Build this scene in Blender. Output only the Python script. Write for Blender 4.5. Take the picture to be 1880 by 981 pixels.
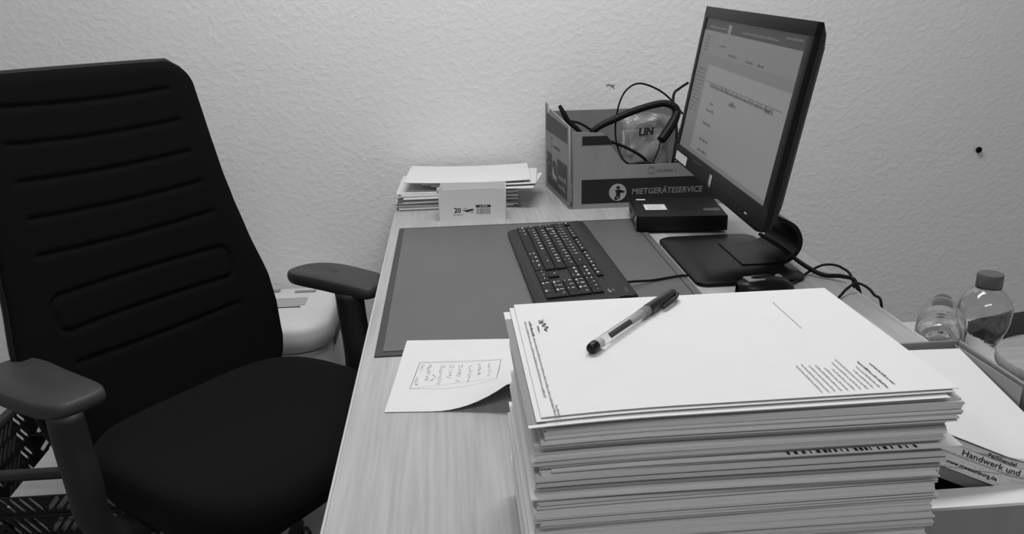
import bpy, bmesh, math, random
from mathutils import Vector, Matrix
random.seed(7)
for o in list(bpy.data.objects): bpy.data.objects.remove(o)
SC = bpy.context.scene
COL = SC.collection
DZ = 0.74                      # desk surface height above the floor
WY = 2.13                      # back wall
# ------------------------------------------------------------------ camera
def make_camera():
    f, p, yaw, roll, h = 1490.444, 0.318638, 0.0718774, -0.0235166, 0.470330
    F = Vector((math.sin(yaw)*math.cos(p), math.cos(yaw)*math.cos(p), -math.sin(p)))
    R = Vector((math.cos(yaw), -math.sin(yaw), 0)); U = R.cross(F)
    R2 = R*math.cos(roll)+U*math.sin(roll); U2 = -R*math.sin(roll)+U*math.cos(roll)
    cd = bpy.data.cameras.new('camera'); co = bpy.data.objects.new('camera', cd); COL.objects.link(co)
    cd.sensor_width = 36; cd.lens = f*36/1880; cd.clip_start = .02
    m = Matrix((R2, U2, -F)).transposed().to_4x4(); m.translation = Vector((0, 0, h+DZ))
    co.matrix_world = m; SC.camera = co
make_camera()
# ------------------------------------------------------------------ world, lights, exposure
w = bpy.data.worlds.new('world'); SC.world = w; w.use_nodes = True
w.node_tree.nodes['Background'].inputs[0].default_value = (.5, .5, .5, 1)
w.node_tree.nodes['Background'].inputs[1].default_value = .44
def area(name, loc, sx, sy, power, rot=(0, 0, 0)):
    l = bpy.data.lights.new(name, 'AREA'); l.shape = 'RECTANGLE'; l.size = sx; l.size_y = sy; l.energy = power
    o = bpy.data.objects.new(name, l); COL.objects.link(o); o.location = loc; o.rotation_euler = rot
    return o
area('ceiling_lamp_light', (.12, 1.32, 2.555), 1.3, .42, 24.5)
area('ceiling_lamp_light', (.05, -.7, 2.555), 1.3, .42, 15)
vs = SC.view_settings
vs.view_transform = 'Standard'; vs.look = 'None'; vs.gamma = 1; vs.use_curve_mapping = False; vs.exposure = 0.06

# ------------------------------------------------------------------ materials
MATS = {}
def mat(name, v, rough=.6, spec=.5, metal=0, bump=None, var=None, trans=0, ior=1.45, emit=0, coat=0, alpha=1, sheen=0):
    """grey principled material; bump=(scale,strength,dist); var=(scale,amount,stretch)"""
    if name in MATS: return MATS[name]
    m = bpy.data.materials.new(name); m.use_nodes = True; nt = m.node_tree; N = nt.nodes; K = nt.links
    b = N['Principled BSDF']; c = (v, v, v, 1)
    b.inputs['Base Color'].default_value = c; b.inputs['Roughness'].default_value = rough
    b.inputs['Metallic'].default_value = metal; b.inputs['Specular IOR Level'].default_value = spec
    b.inputs['IOR'].default_value = ior; b.inputs['Transmission Weight'].default_value = trans
    b.inputs['Coat Weight'].default_value = coat; b.inputs['Alpha'].default_value = alpha
    b.inputs['Sheen Weight'].default_value = sheen
    if emit:
        b.inputs['Emission Color'].default_value = c; b.inputs['Emission Strength'].default_value = emit
    tc = N.new('ShaderNodeTexCoord')
    if var:
        mp = N.new('ShaderNodeMapping'); K.new(tc.outputs['Object'], mp.inputs[0])
        mp.inputs['Scale'].default_value = var[2] if len(var) > 2 else (1, 1, 1)
        nz = N.new('ShaderNodeTexNoise'); K.new(mp.outputs[0], nz.inputs[0]); nz.inputs['Scale'].default_value = var[0]; nz.inputs['Detail'].default_value = 5
        rp = N.new('ShaderNodeValToRGB'); K.new(nz.outputs[0], rp.inputs[0])
        a = var[1]; lo, hi = v*(1-a), min(1, v*(1+a))
        rp.color_ramp.elements[0].position = .3; rp.color_ramp.elements[1].position = .7
        rp.color_ramp.elements[0].color = (lo, lo, lo, 1); rp.color_ramp.elements[1].color = (hi, hi, hi, 1)
        K.new(rp.outputs[0], b.inputs['Base Color'])
    if bump:
        nz = N.new('ShaderNodeTexNoise'); K.new(tc.outputs['Object'], nz.inputs[0]); nz.inputs['Scale'].default_value = bump[0]; nz.inputs['Detail'].default_value = 4
        bp = N.new('ShaderNodeBump'); bp.inputs['Strength'].default_value = bump[1]; bp.inputs['Distance'].default_value = bump[2]
        K.new(nz.outputs[0], bp.inputs['Height']); K.new(bp.outputs[0], b.inputs['Normal'])
    MATS[name] = m; return m

def wall_material():
    m = bpy.data.materials.new('plaster'); m.use_nodes = True; N = m.node_tree.nodes; K = m.node_tree.links
    b = N['Principled BSDF']; b.inputs['Roughness'].default_value = .75; b.inputs['Specular IOR Level'].default_value = .3
    tc = N.new('ShaderNodeTexCoord')
    mp = N.new('ShaderNodeMapping'); mp.inputs['Rotation'].default_value = (0, .6, 0); mp.inputs['Scale'].default_value = (1, 1, 1.15)
    K.new(tc.outputs['Object'], mp.inputs[0])
    n1 = N.new('ShaderNodeTexNoise'); n1.inputs['Scale'].default_value = 62; n1.inputs['Detail'].default_value = 3; n1.inputs['Distortion'].default_value = .15
    n2 = N.new('ShaderNodeTexNoise'); n2.inputs['Scale'].default_value = 17; n2.inputs['Detail'].default_value = 2
    K.new(mp.outputs[0], n1.inputs[0]); K.new(tc.outputs['Object'], n2.inputs[0])
    r1 = N.new('ShaderNodeValToRGB'); r1.color_ramp.elements[0].position = .42; r1.color_ramp.elements[1].position = .72; K.new(n1.outputs[0], r1.inputs[0])
    ad = N.new('ShaderNodeMath'); ad.operation = 'MULTIPLY_ADD'; K.new(n2.outputs[0], ad.inputs[0]); ad.inputs[1].default_value = .9; K.new(r1.outputs[0], ad.inputs[2])
    bp = N.new('ShaderNodeBump'); bp.inputs['Strength'].default_value = .18; bp.inputs['Distance'].default_value = .0040
    K.new(ad.outputs[0], bp.inputs['Height']); K.new(bp.outputs[0], b.inputs['Normal'])
    n3 = N.new('ShaderNodeTexNoise'); n3.inputs['Scale'].default_value = 2.5; n3.inputs['Detail'].default_value = 6; K.new(tc.outputs['Object'], n3.inputs[0])
    r3 = N.new('ShaderNodeValToRGB'); K.new(n3.outputs[0], r3.inputs[0])
    r3.color_ramp.elements[0].color = (.78, .78, .78, 1); r3.color_ramp.elements[1].color = (.83, .83, .83, 1)
    K.new(r3.outputs[0], b.inputs['Base Color'])
    return m

def wood_material(name, v, axis='y', fine=1.0):
    """pale laminate: long fibres + slow cathedral bands"""
    m = bpy.data.materials.new(name); m.use_nodes = True; N = m.node_tree.nodes; K = m.node_tree.links
    b = N['Principled BSDF']; b.inputs['Roughness'].default_value = .42; b.inputs['Specular IOR Level'].default_value = .4
    tc = N.new('ShaderNodeTexCoord')
    def noise(scale, sc, detail):
        mp = N.new('ShaderNodeMapping'); mp.inputs['Scale'].default_value = sc; K.new(tc.outputs['Object'], mp.inputs[0])
        nz = N.new('ShaderNodeTexNoise'); nz.inputs['Scale'].default_value = scale; nz.inputs['Detail'].default_value = detail
        K.new(mp.outputs[0], nz.inputs[0]); return nz
    st = (1, .035, 1) if axis == 'y' else (.035, 1, 1)
    st2 = (1, .12, 1) if axis == 'y' else (.12, 1, 1)
    a = noise(170*fine, st, 4); c = noise(16*fine, st2, 5)
    mx = N.new('ShaderNodeMath'); mx.operation = 'MULTIPLY_ADD'; K.new(a.outputs[0], mx.inputs[0]); mx.inputs[1].default_value = .55
    m2 = N.new('ShaderNodeMath'); m2.operation = 'MULTIPLY'; K.new(c.outputs[0], m2.inputs[0]); m2.inputs[1].default_value = .45
    K.new(m2.outputs[0], mx.inputs[2])
    r = N.new('ShaderNodeValToRGB'); K.new(mx.outputs[0], r.inputs[0])
    r.color_ramp.elements[0].position = .36; r.color_ramp.elements[1].position = .64
    lo, hi = v*.80, v*1.10
    r.color_ramp.elements[0].color = (lo, lo, lo, 1); r.color_ramp.elements[1].color = (hi, hi, hi, 1)
    K.new(r.outputs[0], b.inputs['Base Color'])
    return m

M_wall = wall_material()
M_desk = wood_material('desk_laminate', .41)
M_wood = wood_material('round_lid_wood', .34, 'x', .8)
M_band = mat('edge_band', .50, .45)
M_floor = mat('floor_lino', .20, .5, var=(6, .12))
M_ceil = mat('ceiling_paint', .75, .9)
M_fabric = mat('chair_fabric', .006, .95, .06, bump=(900, .35, .0006))
M_seatfab = mat('seat_fabric', .008, .95, .07, bump=(900, .4, .0008), sheen=.02)
M_blkplast = mat('black_plastic', .007, .5, .2)
M_armpad = mat('arm_pad_rubber', .045, .52, .4, bump=(700, .1, .0004))
M_blkgloss = mat('black_gloss', .005, .34, .3)
M_blksatin = mat('black_satin', .008, .45, .2)
M_paper = mat('paper', .67, .85, .2, var=(30, .012))
M_paper2 = mat('paper_grey_white', .56, .85, .2)
M_paper3 = mat('paper_offwhite', .64, .85, .2)
M_print = mat('print_ink', .22, .8, .2)
M_printb = mat('print_ink_black', .03, .8, .2)
M_greyband = mat('print_grey_bar', .26, .8, .2)
M_pencil = mat('ballpoint_ink', .20, .8, .2)
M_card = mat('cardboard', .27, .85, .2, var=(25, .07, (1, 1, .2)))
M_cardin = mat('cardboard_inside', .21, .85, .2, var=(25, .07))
M_carddark = mat('cardboard_dark_print', .022, .75, .2)
M_cardmid = mat('cardboard_mid_print', .085, .75, .3)
M_cardlight = mat('cardboard_light_print', .36, .8, .2)
M_whitecard = mat('white_card', .72, .6, .3)
M_whiteplast = mat('white_plastic', .66, .45, .45)
M_greyplast = mat('grey_plastic', .40, .45, .4)
M_pad = mat('desk_pad_film', .105, .40, .5, var=(5, .06))
M_padrim = mat('desk_pad_border', .045, .5, .4)
M_key = mat('key_plastic', .011, .5, .25)
M_kbody = mat('keyboard_body', .016, .45, .3)
M_legend = mat('key_legend_print', .85, .7, .3)
M_label = mat('white_sticker', .62, .6, .3)
M_sticker2 = mat('grey_sticker', .16, .35, .5)
M_chrome = mat('chrome', .6, .2, .5, metal=1)
M_clear = mat('clear_plastic', .93, .05, .5, trans=1, ior=1.28)
M_pet = mat('pet_plastic', .93, .04, .5, trans=1, ior=1.40)
M_bag = mat('bag_film', .42, .16, .6, bump=(38, .5, .01), alpha=.55)
M_film = mat('grey_film', .13, .35, .5)
M_cap = mat('bottle_cap_plastic', .10, .4, .45)
M_refill = mat('pen_refill', .05, .4, .4)
M_pencap = mat('pen_cap_plastic', .012, .3, .5)
M_screen = mat('screen_page', .13, .3, .12, emit=.80)
M_scr_side = mat('screen_sidebar', .10, .3, .12, emit=.72)
M_scr_bar = mat('screen_toolbar', .035, .3, .12, emit=.55)
M_scr_rib = mat('screen_ribbon', .105, .3, .12, emit=.78)
M_scr_txt = mat('screen_text', .055, .3, .12, emit=.6)
M_tubeglow = mat('lamp_diffuser', 1, .5, emit=5)
M_black = mat('hole_black', .004, .9, .1)

# ------------------------------------------------------------------ mesh helpers
def link(o, parent=None):
    COL.objects.link(o)
    if parent: o.parent = parent
    return o
def mk(name, verts, faces, m, parent=None, smooth=False, loc=None):
    me = bpy.data.meshes.new(name)
    if loc is not None:
        l = Vector(loc); verts = [Vector(v)-l for v in verts]
    me.from_pydata([tuple(v) for v in verts], [], faces); me.update()
    if m: me.materials.append(m)
    if smooth:
        for p in me.polygons: p.use_smooth = True
    o = bpy.data.objects.new(name, me); link(o, parent)
    if loc is not None: o.location = loc
    return o
def bmo(name, bm, m, parent=None, smooth=False, loc=None):
    bmesh.ops.recalc_face_normals(bm, faces=bm.faces)
    me = bpy.data.meshes.new(name)
    if loc is not None: bmesh.ops.translate(bm, verts=bm.verts, vec=-Vector(loc))
    bm.to_mesh(me); bm.free()
    if m: me.materials.append(m)
    if smooth:
        for p in me.polygons: p.use_smooth = True
        try: me.set_sharp_from_angle(angle=math.radians(40))
        except Exception: pass
    o = bpy.data.objects.new(name, me); link(o, parent)
    if loc is not None: o.location = loc
    return o
def tag(o, label, cat, group=None, kind=None):
    o['label'] = label; o['category'] = cat
    if group: o['group'] = group
    if kind: o['kind'] = kind
    return o
def thing(name, label, cat, loc=(0, 0, 0), rz=0, group=None):
    o = bpy.data.objects.new(name, None); COL.objects.link(o); o.empty_display_size = .05
    o.location = loc; o.rotation_euler = (0, 0, rz)
    return tag(o, label, cat, group)
def struct(o, label=None):
    o['kind'] = 'structure'
    if label: o['label'] = label
    return o
def abox(bm, lo, hi, mtx=None):
    x0, y0, z0 = lo; x1, y1, z1 = hi
    vs = [bm.verts.new((mtx @ Vector(p)) if mtx else p) for p in ((x0,y0,z0),(x1,y0,z0),(x1,y1,z0),(x0,y1,z0),(x0,y0,z1),(x1,y0,z1),(x1,y1,z1),(x0,y1,z1))]
    for f in ((0,3,2,1),(4,5,6,7),(0,1,5,4),(1,2,6,5),(2,3,7,6),(3,0,4,7)): bm.faces.new([vs[i] for i in f])
def rbox(name, lo, hi, m, parent=None, bev=.002, seg=2, mtx=None, loc=None):
    bm = bmesh.new(); abox(bm, lo, hi)
    if bev: bmesh.ops.bevel(bm, geom=bm.edges[:], offset=bev, segments=seg, affect='EDGES', profile=.5)
    if mtx: bmesh.ops.transform(bm, matrix=mtx, verts=bm.verts)
    return bmo(name, bm, m, parent, smooth=bool(bev), loc=loc)
def catmull(pts, n=8, closed=False):
    P = [Vector(p) for p in pts]; out = []
    N = len(P)
    for i in range(N if closed else N-1):
        p0 = P[(i-1) % N] if (closed or i > 0) else P[0]*2-P[1]
        p1 = P[i]; p2 = P[(i+1) % N]
        p3 = P[(i+2) % N] if (closed or i+2 < N) else P[-1]*2-P[-2]
        for k in range(n):
            t = k/n
            out.append(.5*((2*p1)+(p2-p0)*t+(2*p0-5*p1+4*p2-p3)*t*t+(3*p1-p0-3*p2+p3)*t**3))
    if not closed: out.append(P[-1])
    return out
def tube(name, pts, r, m, parent=None, n=8, sm=8, loc=None, flat=1.0, up=None):
    """swept tube; r number or list per control point; flat squashes the section along its second axis"""
    path = catmull(pts, sm) if sm else [Vector(p) for p in pts]
    L = len(path)
    if isinstance(r, (list, tuple)):
        rr = []
        for i in range(L):
            t = i/(L-1)*(len(r)-1); k = min(int(t), len(r)-2); rr.append(r[k]+(r[k+1]-r[k])*(t-k))
    else: rr = [r]*L
    vs = []; fs = []
    T = (path[1]-path[0]).normalized()
    a = Vector(up) if up else (Vector((0, 0, 1)) if abs(T.z) < .9 else Vector((1, 0, 0)))
    A = (a-T*a.dot(T)).normalized()
    for i in range(L):
        T = (path[min(i+1, L-1)]-path[max(i-1, 0)]).normalized()
        A = (A-T*A.dot(T)).normalized(); B = T.cross(A)
        for k in range(n):
            an = 2*math.pi*k/n
            vs.append(path[i]+A*math.cos(an)*rr[i]+B*math.sin(an)*rr[i]*flat)
    for i in range(L-1):
        for k in range(n):
            fs.append((i*n+k, i*n+(k+1) % n, (i+1)*n+(k+1) % n, (i+1)*n+k))
    fs.append(tuple(range(n-1, -1, -1))); fs.append(tuple((L-1)*n+k for k in range(n)))
    return mk(name, vs, fs, m, parent, smooth=True, loc=loc)
def lathe(name, prof, m, parent=None, seg=32, mtx=None, loc=None, fn=None, caps=True):
    vs = []; fs = []
    for i, (r, z) in enumerate(prof):
        for k in range(seg):
            a = 2*math.pi*k/seg; rr = r*(fn(a, z) if fn else 1)
            v = Vector((rr*math.cos(a), rr*math.sin(a), z)); vs.append(mtx @ v if mtx else v)
    for i in range(len(prof)-1):
        for k in range(seg): fs.append((i*seg+k, i*seg+(k+1) % seg, (i+1)*seg+(k+1) % seg, (i+1)*seg+k))
    if caps:
        fs.append(tuple(range(seg-1, -1, -1))); fs.append(tuple((len(prof)-1)*seg+k for k in range(seg)))
    o = mk(name, vs, fs, m, parent, smooth=True, loc=loc)
    try: o.data.set_sharp_from_angle(angle=math.radians(50))
    except Exception: pass
    return o
def frame(o, r, u):
    """matrix: local x->r, y->u, z->r x u at origin o"""
    r = Vector(r).normalized(); u = Vector(u); u = (u-r*u.dot(r)).normalized(); n = r.cross(u)
    m = Matrix((r, u, n)).transposed().to_4x4(); m.translation = Vector(o); return m
def plate(name, outline, holes, th, m, parent=None, mtx=None):
    """flat plate with holes; outline and holes are 2D point lists, thickness along local z"""
    cu = bpy.data.curves.new(name, 'CURVE'); cu.dimensions = '2D'; cu.fill_mode = 'BOTH'; cu.extrude = th/2
    for poly in [outline]+list(holes):
        sp = cu.splines.new('POLY'); sp.points.add(len(poly)-1); sp.use_cyclic_u = True
        for p, q in zip(sp.points, poly): p.co = (q[0], q[1], 0, 1)
    t = bpy.data.objects.new(name+'_tmp', cu)
    me = bpy.data.meshes.new_from_object(t)
    bpy.data.objects.remove(t); bpy.data.curves.remove(cu)
    if mtx: me.transform(mtx)
    me.materials.clear(); me.materials.append(m); me.name = name
    return link(bpy.data.objects.new(name, me), parent)
def text_data(body, size, bold=0, shear=0, align='LEFT', sx=1.0):
    cu = bpy.data.curves.new('t', 'FONT'); cu.body = body; cu.size = size; cu.align_x = align; cu.align_y = 'BOTTOM_BASELINE'
    cu.offset = bold; cu.shear = shear; cu.resolution_u = 2
    t = bpy.data.objects.new('t', cu); me = bpy.data.meshes.new_from_object(t)
    vs = [(v.co.x*sx, v.co.y) for v in me.vertices]; fs = [tuple(p.vertices) for p in me.polygons]
    bpy.data.objects.remove(t); bpy.data.curves.remove(cu); bpy.data.meshes.remove(me)
    return vs, fs
def text(name, body, size, mtx, m, parent=None, **k):
    vs, fs = text_data(body, size, **k)
    return mk(name, [mtx @ Vector((x, y, 0)) for x, y in vs], fs, m, parent)
class Flat:
    """flat print: quads, discs and strokes collected in one plane"""
    def __init__(s): s.v = []; s.f = []
    def poly(s, pts):
        b = len(s.v); s.v += [(p[0], p[1]) for p in pts]; s.f.append(tuple(range(b, b+len(pts)))); return s
    def rect(s, x0, y0, x1, y1): return s.poly([(x0, y0), (x1, y0), (x1, y1), (x0, y1)])
    def disc(s, x, y, r, n=24, ry=None):
        return s.poly([(x+r*math.cos(2*math.pi*k/n), y+(ry or r)*math.sin(2*math.pi*k/n)) for k in range(n)])
    def ring(s, x, y, r, wd, n=28, a0=0, a1=2*math.pi, ry=1):
        for k in range(n):
            a, b = a0+(a1-a0)*k/n, a0+(a1-a0)*(k+1)/n
            s.poly([(x+q*math.cos(t), y+q*math.sin(t)*ry) for q, t in ((r, a), (r, b), (r-wd, b), (r-wd, a))])
        return s
    def stroke(s, pts, wd):
        for (x0, y0), (x1, y1) in zip(pts, pts[1:]):
            dx, dy = x1-x0, y1-y0; l = math.hypot(dx, dy) or 1; nx, ny = -dy/l*wd/2, dx/l*wd/2
            s.poly([(x0+nx, y0+ny), (x0-nx, y0-ny), (x1-nx, y1-ny), (x1+nx, y1+ny)])
        return s
    def words(s, x, y, length, h, rnd, gap=.35, wmin=2.0, wmax=6.5):
        """a line of small unreadable print: broken bars"""
        p = x
        while p < x+length:
            wl = min(rnd.uniform(wmin, wmax)*h*.6, x+length-p); q = p
            while q < p+wl:
                cw = h*rnd.uniform(.28, .5); s.rect(q, y, min(q+cw, p+wl), y+h*rnd.choice((.62, .62, 1.0))); q += cw+h*.16
            p += wl+h*gap*1.4
        return s
    def add_text(s, x, y, body, size, **k):
        v, f = text_data(body, size, **k); b = len(s.v)
        s.v += [(a+x, c+y) for a, c in v]; s.f += [tuple(i+b for i in q) for q in f]; return s
    def build(s, name, mtx, m, parent=None, zf=None):
        vs = [mtx @ Vector((x, y, zf(x, y) if zf else 0)) for x, y in s.v]
        return mk(name, vs, s.f, m, parent)

# ================================================================== SETTING
def quad(name, pts, m, label):
    return struct(mk(name, pts, [(0, 1, 2, 3)], m), label)
bm = bmesh.new(); abox(bm, (-2.4, WY, 0), (3.0, WY+.12, 2.6))
struct(bmo('wall_back', bm, M_wall), 'pale rough plastered wall behind the desk')
bm = bmesh.new(); abox(bm, (-2.4, -2.2, -.06), (3.0, WY, 0))
struct(bmo('floor', bm, M_floor), 'grey floor under the desk and chair')
bm = bmesh.new(); abox(bm, (-2.4, -2.2, 2.6), (3.0, WY, 2.68))
struct(bmo('ceiling', bm, M_ceil), 'white ceiling above the office')
bm = bmesh.new(); abox(bm, (-2.52, -2.2, 0), (-2.4, WY, 2.6))
struct(bmo('wall_left', bm, M_wall), 'pale plastered wall left of the chair')
# ceiling lamps (out of frame, mirrored in the bottles)
for lx, ly, lab in ((.12, 1.32, 'fluorescent ceiling lamp above the desk'), (.05, -.7, 'fluorescent ceiling lamp behind the camera')):
    t = thing('ceiling_lamp', lab, 'lamp', (lx, ly, 2.6))
    rbox('housing', (-.68, -.24, -.03), (.68, .24, 0), M_whiteplast, t, .004)
    for k in (-1, 1):
        rbox('tube', (-.62, k*.105-.015, -.038), (.62, k*.105+.015, -.0301), M_tubeglow, t, .002)
# marks on the wall
mk_n = lathe('wall_nail', [(.0035, 0), (.0075, .002), (.0085, .006), (.006, .010), (.002, .012)], M_black, None, 12, Matrix.Rotation(math.pi/2, 4, 'X'), )
mk_n.location = (1.455, WY, DZ+.046); tag(mk_n, 'small dark screw hole plug in the wall right of the monitor', 'screw')
sc = Flat(); sc.stroke([(-.012, .004), (-.004, .007), (.004, .002), (.009, .006)], .004).stroke([(.004, .002), (.01, -.004)], .003)
so = sc.build('scuff', frame((.422, WY-.0006, DZ+.247), (1, 0, 0), (0, 0, 1)), M_greyband)
struct(so, 'small grey scuff mark on the wall above the cardboard box'); so.name = 'trim_1'

# ================================================================== DESK
DX0, DX1, DY0, DY1 = -.139, .660, .47, 2.115
desk = thing('office_desk', 'long pale wood laminate desk standing against the wall', 'desk', ((DX0+DX1)/2, (DY0+DY1)/2, 0))
hx, hy = (DX1-DX0)/2, (DY1-DY0)/2
rbox('desk_top', (-hx+.0035, -hy+.003, DZ-.025), (hx-.0035, hy-.003, DZ), M_desk, desk, .0006, 1)
for s in (-1, 1):
    rbox('edge_band', (min(s*hx, s*(hx-.0034)), -hy, DZ-.025), (max(s*hx, s*(hx-.0034)), hy, DZ-.0004), M_band, desk, .0008, 1)
for sy in (-1, 1):
    yb = sy*(hy-.09)
    rbox('foot', (-hx+.04, yb-.03, 0), (hx-.04, yb+.03, .035), M_blkplast, desk, .006)
    for sx in (-1, 1):
        rbox('leg', (sx*.2-.025, yb-.02, .035), (sx*.2+.025, yb+.02, DZ-.06), M_blkplast, desk, .004)
    rbox('rail', (-hx+.08, yb-.02, DZ-.06), (hx-.08, yb+.02, DZ-.025), M_blkplast, desk, .003)
rbox('modesty_panel', (hx-.12, -hy+.14, .3), (hx-.10, hy-.14, DZ-.03), M_desk, desk, .001)

# desk pad
pad = thing('desk_pad', 'dark grey desk pad with a darker border under the keyboard', 'desk pad', (.141, 1.383, DZ))
pw, pl = .261, .336
rbox('pad_base', (-pw, -pl, 0), (pw, pl, .0022), M_padrim, pad, .0006, 1)
rbox('pad_film', (-pw+.011, -pl+.014, .0022), (pw-.016, pl-.010, .0031), M_pad, pad, .0004, 1)
rbox('side_flap', (pw-.014, -pl+.002, .0022), (pw-.001, pl-.002, .0034), M_pad, pad, .0004, 1)

# ================================================================== KEYBOARD
ku = Vector((.029, -1, 0)).normalized(); kv = Vector((1, .029, 0)).normalized()
kb = thing('keyboard', 'black wired computer keyboard lying on the desk pad', 'keyboard', (.1975, 1.407, DZ+.0034), math.atan2(ku.y, ku.x))
KL, KW = .2285, .0815
def ktop(v): return .0105+.0105*(v+KW)/(2*KW)       # wedge
def kbody():
    prof = [(-KW, .002), (-KW, .0065), (-KW+.006, .0098), (-KW+.016, .0112), (.052, ktop(.052)), (.0555, ktop(.055)+.0022), (.066, ktop(.066)+.0026), (.076, ktop(.07)+.001), (KW, .016), (KW, .003), (KW-.02, 0), (-KW+.02, 0)]
    n = len(prof); vs = []; fs = []
    xs = [-KL, -KL+.003, -KL+.008, KL-.008, KL-.003, KL]; ins = [.006, .0018, 0, 0, .0018, .006]
    for x, i in zip(xs, ins):
        for v, z in prof:
            vv = v*(1-i/KW*1.0); zz = .0+(z if z < .003 else z-i*.25); vs.append((x, vv, zz))
    for a in range(len(xs)-1):
        for k in range(n): fs.append((a*n+k, a*n+(k+1) % n, (a+1)*n+(k+1) % n, (a+1)*n+k))
    fs.append(tuple(range(n-1, -1, -1))); fs.append(tuple((len(xs)-1)*n+k for k in range(n)))
    o = mk('case', vs, fs, M_kbody, kb, True); o.data.set_sharp_from_angle(angle=math.radians(35)); return o
kbody()
PITCH = .0188
tilt = math.atan(.0105/(2*KW))
keymesh = {}
def key_mesh(w, h):
    k = (round(w, 4), round(h, 4))
    if k in keymesh: return keymesh[k]
    bm = bmesh.new(); g = .0007
    x, y = w/2-g, h/2-g; t = .0016
    b0 = [bm.verts.new(p) for p in ((-x, -y, 0), (x, -y, 0), (x, y, 0), (-x, y, 0))]
    b1 = [bm.verts.new(p) for p in ((-x, -y, .0022), (x, -y, .0022), (x, y, .0022), (-x, y, .0022))]
    b2 = [bm.verts.new(p) for p in ((-x+t*.5, -y+t*.5, .0031), (x-t*.5, -y+t*.5, .0031), (x-t*.5, y-t*.5, .0031), (-x+t*.5, y-t*.5, .0031))]
    for A, B in ((b0, b1), (b1, b2)):
        for i in range(4): bm.faces.new((A[i], A[(i+1) % 4], B[(i+1) % 4], B[i]))
    bm.faces.new(b2)
    me = bpy.data.meshes.new('key'); bm.to_mesh(me); bm.free(); me.materials.append(M_key); keymesh[k] = me; return me
legv = []; legf = []
def legend(u, v, s, size, dx, dy):
    if s.startswith('#') and len(s) > 1:       # pictogram keys: small bar
        a, b = float(s[1:].split('x')[0])/1000, float(s[1:].split('x')[1])/1000
        vs = [(0, 0), (a, 0), (a, b), (0, b)]; fs = [(0, 1, 2, 3)]
    else: vs, fs = text_data(s, size, bold=.00012)
    b0 = len(legv)
    for x, y in vs:
        yy = v+dy+y; legv.append((u+dx+x, yy, ktop(yy)+.00345+.0002)); 
    legf.extend(tuple(i+b0 for i in f) for f in fs)
def key(u, v, w, leg='', h=PITCH, small=None, kind=None):
    o = bpy.data.objects.new('key', key_mesh(w, h)); link(o, kb)
    o.location = (u+w/2, v+h/2, ktop(v+h/2)+.0003); o.rotation_euler = (tilt, 0, 0)
    if leg:
        legend(u, v, leg, .0078 if len(leg) == 1 else .0048, .0033, h-.0098 if len(leg) == 1 else h-.0088)
    if small: legend(u, v, small, .0048, .0035 if len(leg) != 1 else .0035, .003)
U0 = -KL+.0105; V0 = -KW+.0185; P = PITCH
def row(v, keys, u=U0):
    for w, a, b in keys:
        key(u, v, w*P, a, small=b); u += w*P
    return u
k1 = lambda s, subs=None: [(1, c, (subs[i] if subs and subs[i] != ' ' else None)) for i, c in enumerate(s)]
row(V0, [(1.25, 'Strg', None), (1.25, '#4x3', '#2x2'), (1.25, 'Alt', None), (5.75, '', None), (1.25, 'Alt', 'Gr'), (1.25, '#4x4', None), (1.25, '#5x3', '#3x2'), (1.75, 'Strg', None)])
row(V0+P, [(1.25, '#4x1.6', None)]+k1('<YXCVBNM,.-', '>          ')+[(2.75, '#4x2', None)])
row(V0+2*P, [(1.75, '#4x1.5', None)]+k1('ASDFGHJKLÖÄ#')+[(1.25, '', None)])
row(V0+3*P, [(1.5, '#5x1', '#5x1')]+k1('QWERTZUIOPÜ+', '@ €        ~')+[(1.5, '#1.5x5', None)])
row(V0+4*P, [(1, '^', None)]+k1('1234567890ß´', '!"§$%&/()=?`')+[(2, '#5x1.2', None)])
VF = V0+5*P+.0035; HF = .0125
key(U0, VF, P, 'Esc', HF)
for g in range(3):
    for i in range(4): key(U0+2*P+g*(4*P+.5*P)+i*P, VF, P, 'F%d' % (g*4+i+1), HF)
UN = U0+15*P+.0035
for i, a in enumerate(('#4x3', '#4x2', '#4x3')): key(UN+i*P, VF, P, a, HF, small='#3x1.5')
for r, names in ((4, ('Einf', 'Pos1', 'Bild')), (3, ('Entf', 'Ende', 'Bild'))):
    for i, s in enumerate(names): key(UN+i*P, V0+r*P, P, s, small='#3x1.4' if i == 2 else None)
key(UN+P, V0+P, P, '#1.4x4')
for i in range(3): key(UN+i*P, V0, P, '#4x1.4' if i != 1 else '#1.4x4')
UP = UN+3*P+.0035
for i, s in enumerate(('#3x3', '÷', '×', '-')): key(UP+i*P, V0+4*P, P, s, small='#3x1.4' if i == 0 else None)
for r, ss, sub in ((3, '789', ('Pos1', '#1.4x3', 'Bild')), (2, '456', ('#3x1.4', None, '#3x1.4')), (1, '123', ('Ende', '#1.4x3', 'Bild'))):
    for i, s in enumerate(ss): key(UP+i*P, V0+r*P, P, s, small=sub[i])
key(UP+3*P, V0+2*P, P, '+', 2*P); key(UP+3*P, V0, P, '#1.4x4', 2*P)
key(UP, V0, 2*P, '0', small='Einf'); key(UP+2*P, V0, P, ',', small='Entf')
mk('key_legends', legv, legf, M_legend, kb)
fl = Flat()
for i in range(3): fl.rect(KL-.030+i*.008, .064, KL-.0285+i*.008, .0665)
fl.build('status_lights', Matrix.Translation((0, 0, .0228)), M_greyplast, kb)
fl = Flat(); rn = random.Random(3)
fl.ring(0, .004, .004, .001, 14, 0, 5, .5).words(-.007, -.004, .015, .004, rn)
fl.build('logo', frame((KL-.031, .042, ktop(.042)+.0011), (1, 0, 0), (0, 1, tilt)), M_greyplast, kb)
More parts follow.
